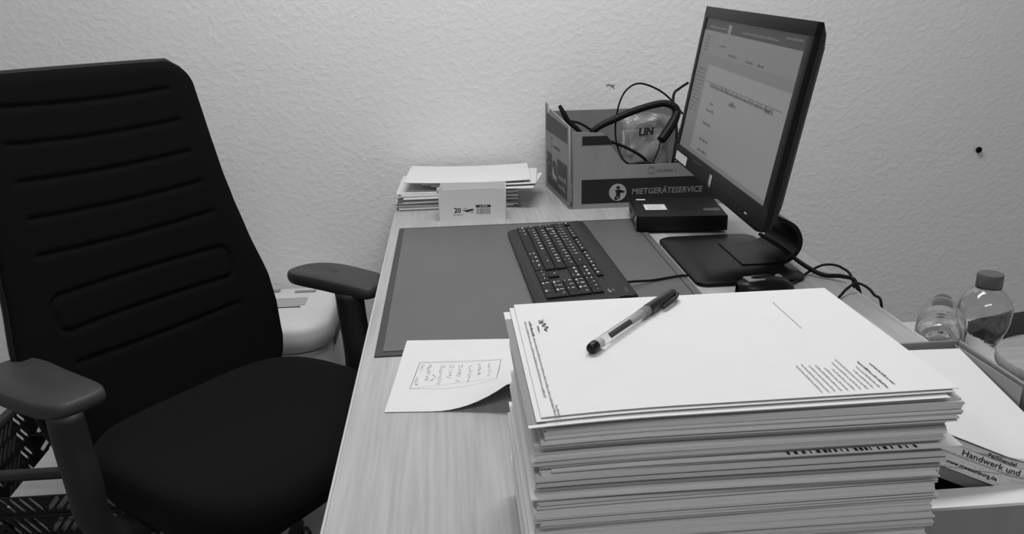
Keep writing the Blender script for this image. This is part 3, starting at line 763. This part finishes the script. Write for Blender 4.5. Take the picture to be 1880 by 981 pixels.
# handwritten note sheet beside the stack, its front right corner curling up
nloc = Vector((.062, .976, DZ+.0008))
nb_ = lambda x, y: .0026*max(0, min(1, y/.06))+(.034*(max(0, x+.09)/.09)**2 if x < 0 else .034+.32*x)*max(0, min(1, (.075-y)/.18))**1.6
note = sheet('note_sheet', .296, .21, .0005, nloc, math.radians(-5), M_paper, 'sheet with a handwritten framed note curling up against the tall stack', bend=nb_, nx=26, ny=14)
TN = Matrix(((0, 1, 0, 0), (-1, 0, 0, 0), (0, 0, 1, .0008), (0, 0, 0, 1)))
def scribble(fl, x, y, length, h, rnd):
    p = [(x, y)]; q = x
    while q < x+length:
        q += rnd.uniform(.0009, .0018); p.append((q, y+rnd.choice((0, .45, .6, 1.0, .1, -.3))*h*rnd.uniform(.7, 1)))
        if rnd.random() < .12:
            fl.stroke(p, .00042); q += .0018; p = [(q, y)]
    fl.stroke(p, .00042)
fl = Flat(); rn = random.Random(41)
X0, X1, Y0, Y1 = -.031, .044, -.123, -.010        # frame of the note (text coordinates)
fl.stroke([(X0, Y1), (X1, Y1-.004), (X1+.001, Y0-.002), (X0, Y0+.002), (X0+.001, Y1)], .0007)
for yy, xx, ln in ((Y1-.016, -.020, .046), (Y1-.030, -.022, .042), (Y1-.042, -.018, .050), (Y1-.057, -.010, .040), (Y1-.069, -.010, .028), (Y1-.081, -.012, .044), (Y1-.090, .004, .02), (Y1-.098, -.024, .046), (Y1-.108, -.026, .022), (Y1-.110, .010, .026)):
    scribble(fl, xx, yy, ln, .005, rn)
for yy in (Y1-.057, Y1-.069, Y1-.081):
    fl.stroke([(-.020, yy), (-.015, yy), (-.015, yy+.0055), (-.020, yy+.0055), (-.020, yy)], .0005)
scribble(fl, -.028, .036, .066, .006, rn); scribble(fl, -.034, .050, .072, .006, rn)
fl.build('handwriting', TN, M_pencil, note, zf=lambda x, y: nb_(y, -x))

# ================================================================== PEN
pa, pb = Vector((.1015, .5795, 0)), Vector((.2005, .6965, 0))
pen = thing('ballpoint_pen', 'clear ballpoint pen with a dark cap lying on the letter sheet', 'pen', (.1015, .5795, DZ+SZ+.0059), math.atan2((pb-pa).y, (pb-pa).x))
PR = .0047
PX = Matrix.Translation((0, 0, PR)) @ Matrix.Rotation(math.pi/2, 4, 'Y')     # local z -> +x
lathe('end_plug', [(.0018, -.0005), (.0036, .0005), (.0044, .003), (.0047, .0065), (.0047, .0085)], M_blkgloss, pen, 20, PX)
lathe('barrel', [(.0046, .0085), (.0046, .101)], M_clear, pen, 24, PX)
lathe('barrel_ring', [(.00465, .0085), (.00468, .009), (.00468, .016), (.00465, .0165)], M_greyplast, pen, 20, PX)
lathe('refill', [(.0010, .030), (.0015, .0305), (.0015, .0305), (.0015, .066)], M_refill, pen, 12, PX)
lathe('ink_end', [(.0017, .066), (.0018, .085), (.0034, .087), (.0034, .101)], M_greyplast, pen, 12, PX)
for i in range(5): lathe('grip_ring', [(.0047, .088+i*.0026), (.00495, .0886+i*.0026), (.0047, .0892+i*.0026)], M_clear, pen, 20, PX)
capo = lathe('cap', [(.0052, .100), (.0055, .101), (.0053, .125), (.0050, .147), (.0042, .152), (.0020, .1535)], M_pencap, pen, 22, PX)
tube('clip', [(.150, -.0055, PR+.001), (.140, -.0078, PR), (.125, -.0082, PR-.0008), (.1155, -.0078, PR-.001)], [.0016, .0017, .0016, .0013], M_pencap, pen, 8, 5)

# ================================================================== TRAY BOX WITH CATALOGUES
tbx = thing('tray_box', 'low open cardboard tray full of catalogues beside the tall stack', 'box', (.468, .676, DZ))
tw, td, tz = .1135, .155, .080
for n_, o_, r_, l_ in (('front_panel', (-tw, -td, 0), (1, 0, 0), 2*tw), ('back_panel', (-tw, td, 0), (1, 0, 0), 2*tw), ('side_panel', (tw, -td, 0), (0, 1, 0), 2*td), ('side_panel', (-tw, -td, 0), (0, 1, 0), 2*td)):
    plate(n_, [(0, 0), (l_, 0), (l_, tz), (0, tz)], [], .0035, M_card, tbx, frame(o_, r_, (0, 0, 1)))
plate('corner_flap', [(0, .006), (.118, .006), (.116, tz-.004), (.0, tz-.002)], [], .002, M_card, tbx, frame((tw-.006, td-.118, 0), (0, 1, 0), (0, 0, 1)))
rbox('bottom', (-tw, -td, 0), (tw, td, .003), M_cardin, tbx, 0)
# white paper pad in the front part of the tray
sheet('paper_pad', .21, .0945, .0255, (.467, .5713, DZ+.0035), 0, M_paper, 'white paper pad lying in the front of the cardboard tray', nx=2, cat='paper')
# tilted catalogues: high on the left, sagging to the right
def cbend(x, y):
    f = max(0, min(1, (.1-y)/.2)); k = .45*max(0, x+.03); k = k if k < .03 else .03+.012*(1-math.exp(-(k-.03)/.012))
    return -f*k-.012*(1-f)
cx, cy = .468, .7195
lay = [(-.0135, .0130, M_film, 'grey transparent cover under the catalogues in the tray', 'cover', .002),
       (0, .0143, M_paper3, 'thin catalogue with a ruler and web address printed on its edge', 'catalogue', 0),
       (.0146, .0103, M_paper3, 'catalogue with Handwerk lettering on its edge in the tray', 'catalogue', .001),
       (.0252, .0048, M_paper2, 'thin booklet with Fachhandel lettering on its edge in the tray', 'booklet', .002),
       (.0303, .0006, M_paper, 'second white sheet from the top in the cardboard tray', 'paper', .002),
       (.0328, .0006, M_paper, 'topmost white sheet bulging in the cardboard tray', 'paper', .002)]
for k_, l_ in ((0, 'closed catalogue lying at the very bottom left of the tray'), (1, 'closed catalogue propping up the others in the tray')):
    sheet('catalogue', .075, .19, .0110, (.403, .725, DZ+.0055+k_*.0113), 0, M_paper3, l_, nx=2, cat='catalogue')
base = .0545
for zz, t_, m_, l_, c_, dy in lay:
    o = sheet({'cover': 'plastic_cover', 'catalogue': 'catalogue', 'booklet': 'booklet', 'paper': 'paper_sheet'}[c_], .206, .2, t_, (cx, cy+dy, DZ+base+zz), math.radians(-2), m_, l_, bend=cbend, nx=40, ny=10, cat=c_)
    F2 = Matrix(((1, 0, 0, 0), (0, 0, -1, -.1004), (0, 1, 0, 0), (0, 0, 0, 1)))
    def edge(fl, name, m): 
        fl.v = [(x, y) for x, y in fl.v]
        vs = [Vector((x, -.1004, y+cbend(x, -.1))) for x, y in fl.v]; return mk(name, vs, fl.f, m, o)
    if 'ruler' in l_:
        fl = Flat()
        for k in range(76):
            x = -.095+k*.0025
            if x < .1: fl.rect(x, .0012, x+.0003, .0030 if k % 5 else .0042); fl.rect(x, .0128, x+.0003, .0110 if k % 5 else .0098)
        edge(fl, 'ruler_scale', M_print)
        edge(Flat().stroke([(-.1, .0136), (.1, .0136)], .0005), 'ruler_line', M_print)
        edge(Flat().add_text(-.025, .0052, 'www.meesenburg.de', .0062, bold=.00014), 'lettering', M_printb)
    if 'Handwerk' in l_:
        edge(Flat().add_text(-.010, .0032, 'Handwerk und', .0090, bold=.0001, shear=.15, sx=1.1), 'lettering', M_printb)
        fl = Flat(); fl.words(-.07, .0009, .16, .0013, random.Random(7)); edge(fl, 'small_print', M_print)
    if 'booklet' in l_:
        edge(Flat().add_text(.016, .0006, 'Fachhandel', .0060, bold=.0001, shear=.15, sx=1.1), 'lettering', M_printb)
    if 'second white' in l_ or 'booklet' in l_:
        edge(Flat().stroke([(-.1, t_), (.1, t_)], .0004), 'edge_line', M_print)

# ================================================================== SIDE TABLE WITH BOTTLES
TZ = DZ-.07
st = thing('side_table', 'white side table pushed against the right edge of the desk', 'table', (.97, .85, 0))
rbox('table_top', (-.285, -.40, TZ-.022), (.30, .385, TZ), mat('table_white', .62, .4), st, .001)
for sx in (-1, 1):
    for sy in (-1, 1): rbox('leg', (sx*.25-.02, sy*.34-.02, 0), (sx*.25+.02, sy*.34+.02, TZ-.022), M_greyplast, st, .003)
def bottle_prof(R):
    return [(.020*R, 0), (.029*R, .003), (.033*R, .012), (.033*R, .030), (.030*R, .045), (.0235*R, .062), (.0225*R, .074), (.025*R, .088), (.031*R, .104), (.0345*R, .121), (.0340*R, .136), (.0295*R, .149), (.021*R, .160), (.0145*R, .1655), (.0138*R, .172)]
def smooth_prof(pr, n=4):
    return [(p.x, p.y) for p in catmull([(r, z, 0) for r, z in pr], n)]
def make_bottle(name, label, loc, mtx=None, cap=True, h=1.0, band=False):
    t = thing(name, label, 'bottle', loc)
    M_ = mtx or Matrix.Identity(4)
    pr = [(r, z*h) for r, z in smooth_prof(bottle_prof(1.0))]
    def rib(a, z):
        zz = z/h
        if .050 < zz < .098: return 1+.028*math.sin(zz*900+a*2.0)+.018*math.sin(a*5+zz*120)
        return 1+.010*math.sin(a*6+zz*60)*(1 if .1 < zz < .145 or zz < .045 else 0)
    inner = [(max(.001, r-.0007), z) for r, z in pr[::-1] if z > .0025*h]
    lathe('body', pr+inner, M_pet, t, 40, M_, fn=rib, caps=True)
    lathe('neck_ring', [(.0142, .1655*h), (.0165, .166*h), (.0165, .1675*h), (.0142, .168*h)], M_clear, t, 28, M_)
    if cap:
        c = lathe('cap', [(.0155, .1685*h), (.0160, .1690*h), (.0160, .172*h)] + [(.0163, .1725*h), (.0163, .185*h), (.0155, .1872*h), (.010, .1878*h)], M_cap, t, 48, M_, fn=lambda a, z: 1+(.012*math.sin(a*40) if z > .1722*h else 0))
    return t
b1 = make_bottle('water_bottle', 'upright empty clear plastic bottle with a grey screw cap', (.712, .975, TZ), None, True, .95)
# second bottle: lying with its rounded bottom toward the camera
b2 = thing('water_bottle', 'clear plastic bottle with a label lying on its side behind the tray', 'bottle', (.718, 1.072, TZ))
lay_m = Matrix.Rotation(math.radians(-33), 4, 'Z') @ Matrix.Translation((0, 0, .0345)) @ Matrix.Rotation(math.radians(-90), 4, 'X')
pr2 = smooth_prof([(.006, .004), (.014, .002), (.021, .0), (.028, .006), (.0325, .018), (.034, .030), (.034, .072), (.0335, .110), (.0285, .135), (.019, .155), (.0138, .166), (.0138, .178)])
lathe('body', pr2+[(max(.001, r-.0007), z) for r, z in pr2[::-1] if z > .003], M_pet, b2, 40, lay_m, fn=lambda a, z: 1+(.014*math.cos(a*5) if z < .02 else 0))
lathe('label_band', [(.0344, .036), (.0346, .0365), (.0344, .074)], mat('bottle_label', .30, .5), b2, 40, lay_m, caps=False)
fl = Flat(); fl.words(-.028, .042, .03, .008, random.Random(12)); fl.disc(.014, .046, .010, 20, .006)
mk('label_print', [lay_m @ Vector((.0348*math.cos(-math.pi/2+x/.0348), .0348*math.sin(-math.pi/2+x/.0348), y)) for x, y in fl.v], fl.f, M_print, b2)
lathe('cap', [(.0155, .168), (.0163, .170), (.0163, .186), (.0150, .188)], M_cap, b2, 32, lay_m)
lp = thing('round_box', 'round box with a pale wooden lid at the right edge', 'box', (.755, .868, TZ))
lathe('body', [(.072, 0), (.074, .002), (.074, .085)], M_whitecard, lp, 48)
lathe('wooden_lid', [(.0775, .085), (.0785, .0862), (.0785, .098), (.0765, .100)], M_wood, lp, 64)
tag(rbox('black_folder', (-.11, -.10, 0), (.11, .10, .022), M_blkplast, None, .002, loc=None), 'black folder lying on the side table behind the round box', 'folder')
bpy.data.objects['black_folder'].location = (.960, 1.105, TZ); bpy.data.objects['black_folder'].rotation_euler = (0, 0, math.radians(12))

# ================================================================== OFFICE CHAIR
ch = thing('office_chair', 'black office chair with ribbed backrest and armrests beside the desk', 'chair', (-.389, 1.326, 0), math.atan2(-.615, .788))
def lerp_tab(tab, z):
    for (a, va), (b, vb) in zip(tab, tab[1:]):
        if z <= b: t = max(0, (z-a)/(b-a)); t = t*t*(3-2*t)*.35+t*.65; return va+(vb-va)*t
    return tab[-1][1]
WT = [(-.30, .215), (-.235, .236), (-.19, .248), (-.12, .256), (-.067, .256), (.03, .239), (.10, .230), (.156, .225), (.24, .222), (.328, .220), (.40, .216)]
ZT, ZB = .372, -.265
def bhalf(z):
    w = lerp_tab(WT, z); r = .05
    d = ZT-z
    if d < r: w -= r-math.sqrt(max(0, r*r-(r-d)**2))
    d = z-ZB
    if d < r: w -= r-math.sqrt(max(0, r*r-(r-d)**2))
    return w
def boff(z): return .198+.27*(z+.2)
GR = [.315, .255, .195, .135, .075]
def groove(y, z):
    d = 0; wl = lerp_tab(WT, z)-.062
    def line(zz, half, s=.0045):
        if abs(y) > half+.01: return 0
        f = 1 if abs(y) < half else 1-(abs(y)-half)/.01
        return .0055*f*math.exp(-((z-zz-.010*(y/.2)**2)/s)**2)
    for g in GR: d += line(g, wl)
    # stadium-shaped lumbar outline
    zc, hh, hw, rr = -.018, .030, .178, .018
    qx, qz = abs(y)-(hw-rr), abs(z-zc)-(hh-rr)
    sd = math.hypot(max(qx, 0), max(qz, 0))+min(max(qx, qz), 0)-rr
    d += .0060*math.exp(-(sd/.0045)**2)
    d += line(-.108, .165)
    return d
def backrest():
    zs = [ZB+(ZT-ZB)*i/190 for i in range(191)]
    zs = [ZB+.0003, ZB+.002, ZB+.005, ZB+.009]+[z for z in zs if ZB+.012 < z < ZT-.012]+[ZT-.009, ZT-.005, ZT-.002, ZT-.0003]
    nu = 120; vs = []; fs = []
    n = nu+1
    for side in (0, 1):
        for z in zs:
            w = bhalf(z)
            for i in range(n):
                u = -1+2*i/nu; u = math.sin(u*math.pi/2)*.55+u*.45; y = u*w
                e = max(0, 1-abs(u)**10)**.5 if abs(u) < 1 else 0
                ez = min(1, (ZT-z)/.02, (z-ZB)/.02); ez = max(0, 1-(1-ez)**2)**.5
                th = .017*e*ez
                x = -boff(z)+.020*(y/.23)**2
                if side == 0: x += th-groove(y, z)*e*ez
                else: x -= th*.9
                vs.append((x, y, z+DZ))
    m = len(zs)*n; R = len(zs)
    for j in range(R-1):
        for i in range(nu):
            a = j*n+i; fs.append((a, a+1, a+n+1, a+n)); fs.append((m+a, m+a+n, m+a+n+1, m+a+1))
    return mk('backrest', vs, fs, M_fabric, ch, True)
backrest()
# outer back frame: rim tube following the outline, slightly behind the cushion
rim = []
for k in range(40):
    z = ZB+.02+(ZT-.004-ZB-.02)*k/39; rim.append((-boff(z)+.020*(bhalf(z)/.23)**2-.012, bhalf(z)-.004, z+DZ))
rim2 = [(x, -y, z) for x, y, z in rim[::-1]]
mid = []
for k in range(1, 10):
    y = rim[-1][1]*(1-2*k/10); mid.append((-boff(ZT)+.020*(y/.23)**2-.012, y, ZT-.004+DZ))
tube('back_frame', rim+mid+rim2, .0085, M_blkgloss, ch, 8, 0)
# seat cushion
def seat():
    F0, F1 = -.185, .245; cxs = (F0+F1)/2
    def outline(a):
        c, s = math.cos(a), math.sin(a); ex = 2/4.2
        x = math.copysign(abs(c)**ex, c); y = math.copysign(abs(s)**ex, s)
        w = .242 if x > 0 else .242-.022*x*x
        fx = (F1-cxs)*x if x > 0 else (cxs-F0)*x
        fx += -.016*y*y if x > .3 else 0
        return cxs+fx, w*y
    n = 72; rings = [(.80, .438), (.93, .442), (.975, .452), (1.0, .470), (1.0, .490), (.985, .506), (.955, .5165), (.90, .5215), (.75, .522), (.5, .518), (.25, .516), (.02, .515)]
    vs = []; fs = []
    for s, z in rings:
        for k in range(n):
            x, y = outline(2*math.pi*k/n); xx = cxs+(x-cxs)*s; yy = y*s
            dz = -.018*max(0, (xx-.12)/.12)**2 if z > .48 else 0
            dz += .010*(abs(yy)/.24)**3*(1 if z > .5 else 0)
            vs.append((xx, yy, z+dz))
    for j in range(len(rings)-1):
        for k in range(n): fs.append((j*n+k, j*n+(k+1) % n, (j+1)*n+(k+1) % n, (j+1)*n+k))
    fs.append(tuple(range(n-1, -1, -1))); fs.append(tuple((len(rings)-1)*n+k for k in range(n)))
    return mk('seat', vs, fs, M_seatfab, ch, True)
seat()
rbox('seat_pan', (-.16, -.2, .415), (.21, .2, .446), M_blkplast, ch, .012)
rbox('mechanism', (-.14, -.07, .35), (.10, .07, .418), M_blkplast, ch, .012)
tube('back_bracket', [(-.08, 0, .38), (-.18, 0, .385), (-.245, 0, .43), (-.265, 0, .52), (-.275, 0, .66)], [.03, .03, .03, .028, .022], M_blkplast, ch, 10, 6, flat=1.6)
def arm_pad(s):
    """rounded pad: long in x, narrower at the front"""
    n = 48; rings = [(.80, .650), (.95, .652), (.985, .656), (1.0, .663), (.992, .670), (.972, .675), (.94, .677), (.5, .678), (.03, .678)]
    vs = []; fs = []; xc = -.112 if s < 0 else -.072; hl = .127; yc = -.281 if s < 0 else .326
    for sc_, z in rings:
        for k in range(n):
            a = 2*math.pi*k/n; c, si = math.cos(a), math.sin(a)
            ux = math.copysign(abs(c)**(.36 if c > 0 else .7), c); uy = math.copysign(abs(si)**(.45 if c > 0 else .8), si)
            x = ux*hl; y = uy*(.050-.004*ux)
            zz = z-.004*max(0, (-ux-.2)/.8)**2
            vs.append((xc+x*sc_, yc+(y-.010*ux*ux*s)*sc_, zz))
    for j in range(len(rings)-1):
        for k in range(n): fs.append((j*n+k, j*n+(k+1) % n, (j+1)*n+(k+1) % n, (j+1)*n+k))
    fs.append(tuple(range(n-1, -1, -1))); fs.append(tuple((len(rings)-1)*n+k for k in range(n)))
    return mk('arm_pad', vs, fs, M_armpad, ch, True)
for s in (-1, 1):
    arm_pad(s)
    tube('arm_post', [(-.012, s*.292, .655), (-.008, s*.292, .60), (0, s*.291, .54), (0, s*.288, .478), (0, s*.268, .440), (0, s*.23, .428), (0, s*.15, .425)], [.024, .024, .024, .023, .022, .022, .022], mat('arm_post_plastic', .022, .5, .35), ch, 14, 6, flat=1.35, up=(0, 1, 0))
tube('height_lever', [(.04, -.06, .40), (.05, -.19, .40), (.05, -.25, .40)], .006, M_blkplast, ch)
lathe('lever_knob', [(.008, 0), (.016, .004), (.017, .018), (.013, .028), (.004, .03)], M_blkgloss, ch, 16, Matrix.Translation((.05, -.24, .40)) @ Matrix.Rotation(math.pi/2, 4, 'X'))
lathe('gas_column', [(.026, .10), (.026, .25), (.017, .251), (.017, .36)], M_blkplast, ch, 20)
lathe('base_hub', [(.03, .055), (.05, .06), (.05, .10), (.035, .125)], M_blkplast, ch, 20)
for k in range(5):
    a = math.radians(72*k+56); c, s = math.cos(a), math.sin(a)
    tube('base_leg', [(.03*c, .03*s, .095), (.16*c, .16*s, .092), (.30*c, .30*s, .075)], [.026, .021, .016], M_blkplast, ch, 8, 4, flat=.8)
    cs = thing('caster', 'x', 'x'); del cs['label']; del cs['category']; cs.parent = ch; cs.location = (.30*c, .30*s, 0); cs.rotation_euler = (0, 0, a+.6)
    for q_ in (-1, 1): lathe('wheel', [(.012, -.009), (.026, -.008), (.0275, 0), (.026, .008), (.012, .009)], M_blkgloss, cs, 18, Matrix.Translation((0, q_*.014, .0278)) @ Matrix.Rotation(math.pi/2, 4, 'X'))
    lathe('caster_stem', [(.006, .03), (.006, .075)], M_blkplast, cs, 8)

# ================================================================== SHREDDER
sh = thing('paper_shredder', 'white paper shredder standing by the wall behind the chair', 'shredder', (-.457, 1.955, .0))
def rounded(w, d, rf, rb, n=8):
    pts = []
    for cx_, cy_, r, a0 in ((w-rf, -d+rf, rf, -90), (w-rb, d-rb, rb, 0), (-w+rb, d-rb, rb, 90), (-w+rf, -d+rf, rf, 180)):
        for k in range(n+1):
            a = math.radians(a0+90*k/n); pts.append((cx_+r*math.cos(a), cy_+r*math.sin(a)))
    return pts
def loft(name, w, d, rf, rb, rings, m, parent):
    pts = rounded(w, d, rf, rb); n = len(pts); vs = []; fs = []
    for ins, z in rings:
        for x, y in pts: vs.append((x*(1-ins/w), y*(1-ins/d), z))
    for j in range(len(rings)-1):
        for k in range(n): fs.append((j*n+k, j*n+(k+1) % n, (j+1)*n+(k+1) % n, (j+1)*n+k))
    fs.append(tuple(range(n-1, -1, -1))); fs.append(tuple((len(rings)-1)*n+k for k in range(n)))
    o = mk(name, vs, fs, m, parent, True); o.data.set_sharp_from_angle(angle=math.radians(50)); return o
loft('bin', .140, .146, .08, .04, [(.022, .0), (.02, .01), (.006, .402), (.006, .414)], M_whiteplast, sh)
loft('gap_line', .140, .146, .08, .04, [(.010, .412), (.010, .420)], M_greyplast, sh)
loft('head', .145, .150, .085, .045, [(.004, .419), (0, .423), (0, .468), (.004, .478), (.014, .486), (.03, .4895), (.10, .491)], M_whiteplast, sh)
rbox('slot', (-.11, -.022, .486), (.063, -.016, .4918), M_black, sh, .0005)
Flat().rect(-.11, -.008, .072, .048).build('grey_panel', Matrix.Translation((0, 0, .4917)), M_greyplast, sh)
Flat().rect(.03, .088, .085, .104).build('sticker', Matrix.Translation((0, 0, .4917)), M_greyband, sh)
Flat().rect(-.07, .10, -.01, .12).build('sticker', Matrix.Translation((0, 0, .4917)), M_greyband, sh)
rbox('bin_handle', (.1392, -.03, .388), (.142, .09, .410), mat('handle_recess', .05, .6), sh, .0005)

# ================================================================== CRATE
cr = thing('folding_crate', 'black plastic crate with slotted walls on the floor behind the chair', 'crate', (-.865, 1.755, 0))
CW, CD, CH = .240, .18, .285
def slot_rows(w, rows, seed, pitch=.026, holes=None):
    out_ = []; rnd = random.Random(seed)
    for (z0, z1) in rows:
        x = -w+.03; k = 0
        while x < w-.03:
            dr = 1 if k % 10 < 5 else -1
            if k % 5 == 4:
                for zc in (z0+.006,):
                    out_.append([(x+.005*math.cos(a), zc+.005*math.sin(a)) for a in [2*math.pi*i/10 for i in range(10)]])
            else:
                zc = (z0+z1)/2; hl = (z1-z0)/2; dx = .012*dr
                p0, p1 = Vector((x-dx, zc-hl)), Vector((x+dx, zc+hl)); t = (p1-p0).normalized(); nn = Vector((-t.y, t.x))*.0048
                pts = []
                for i in range(6): a = math.pi*i/5; pts.append(p1+nn*math.cos(a)+t*.0048*math.sin(a))
                for i in range(6): a = math.pi*i/5; pts.append(p0-nn*math.cos(a)-t*.0048*math.sin(a))
                out_.append([(p.x, p.y) for p in pts])
            x += pitch*(.62 if k % 5 == 4 or k % 5 == 3 else .78); k += 1
    return out_
rows = [(.030, .062), (.082, .114), (.134, .166), (.186, .216)]
open_h = [(-.17, .222), (.17, .222), (.165, .262), (-.165, .262)]
M_crate = mat('crate_plastic', .012, .5, .4)
plate('front_wall', [(-CW, 0), (CW, 0), (CW, CH-.012), (-CW, CH-.012)], slot_rows(CW, rows, 1)+[open_h], .005, M_crate, cr, frame((0, -CD, 0), (1, 0, 0), (0, 0, 1)))
rows2 = rows+[(.230, .258)]
plate('back_wall', [(-CW, 0), (CW, 0), (CW, CH-.012), (-CW, CH-.012)], slot_rows(CW, rows2, 2), .005, M_crate, cr, frame((0, CD, 0), (1, 0, 0), (0, 0, 1)))
for s in (-1, 1):
    plate('side_wall', [(-CD, 0), (CD, 0), (CD, CH-.012), (-CD, CH-.012)], slot_rows(CD, rows2, 3), .005, M_crate, cr, frame((s*CW, 0, 0), (0, 1, 0), (0, 0, 1)))
    rbox('rim', (-CW-.008, s*CD-.011, CH-.016), (CW+.008, s*CD+.011, CH), M_armpad, cr, .003)
    rbox('rim', (s*CW-.011, -CD, CH-.016), (s*CW+.011, CD, CH), M_armpad, cr, .003)
    rbox('ridge', (-CW-.004, s*CD-.008, .172), (CW+.004, s*CD+.008, .180), M_crate, cr, .001)
rbox('bottom', (-CW, -CD, .0), (CW, CD, .005), M_crate, cr, 0)
rn = random.Random(77); z = .0055
for i in range(6):
    t_ = .034
    o = sheet('paper_pack', .30, .21, t_, (-.845+rn.uniform(-.01, .01), 1.70+rn.uniform(-.008, .008), z), math.radians(rn.uniform(-3, 3)), M_paper, 'white paper pack stacked inside the black crate' if i < 5 else 'topmost white paper pack inside the black crate', 'paper packs in the crate' if i < 5 else None, nx=2, cat='paper')
    z += t_+.0004
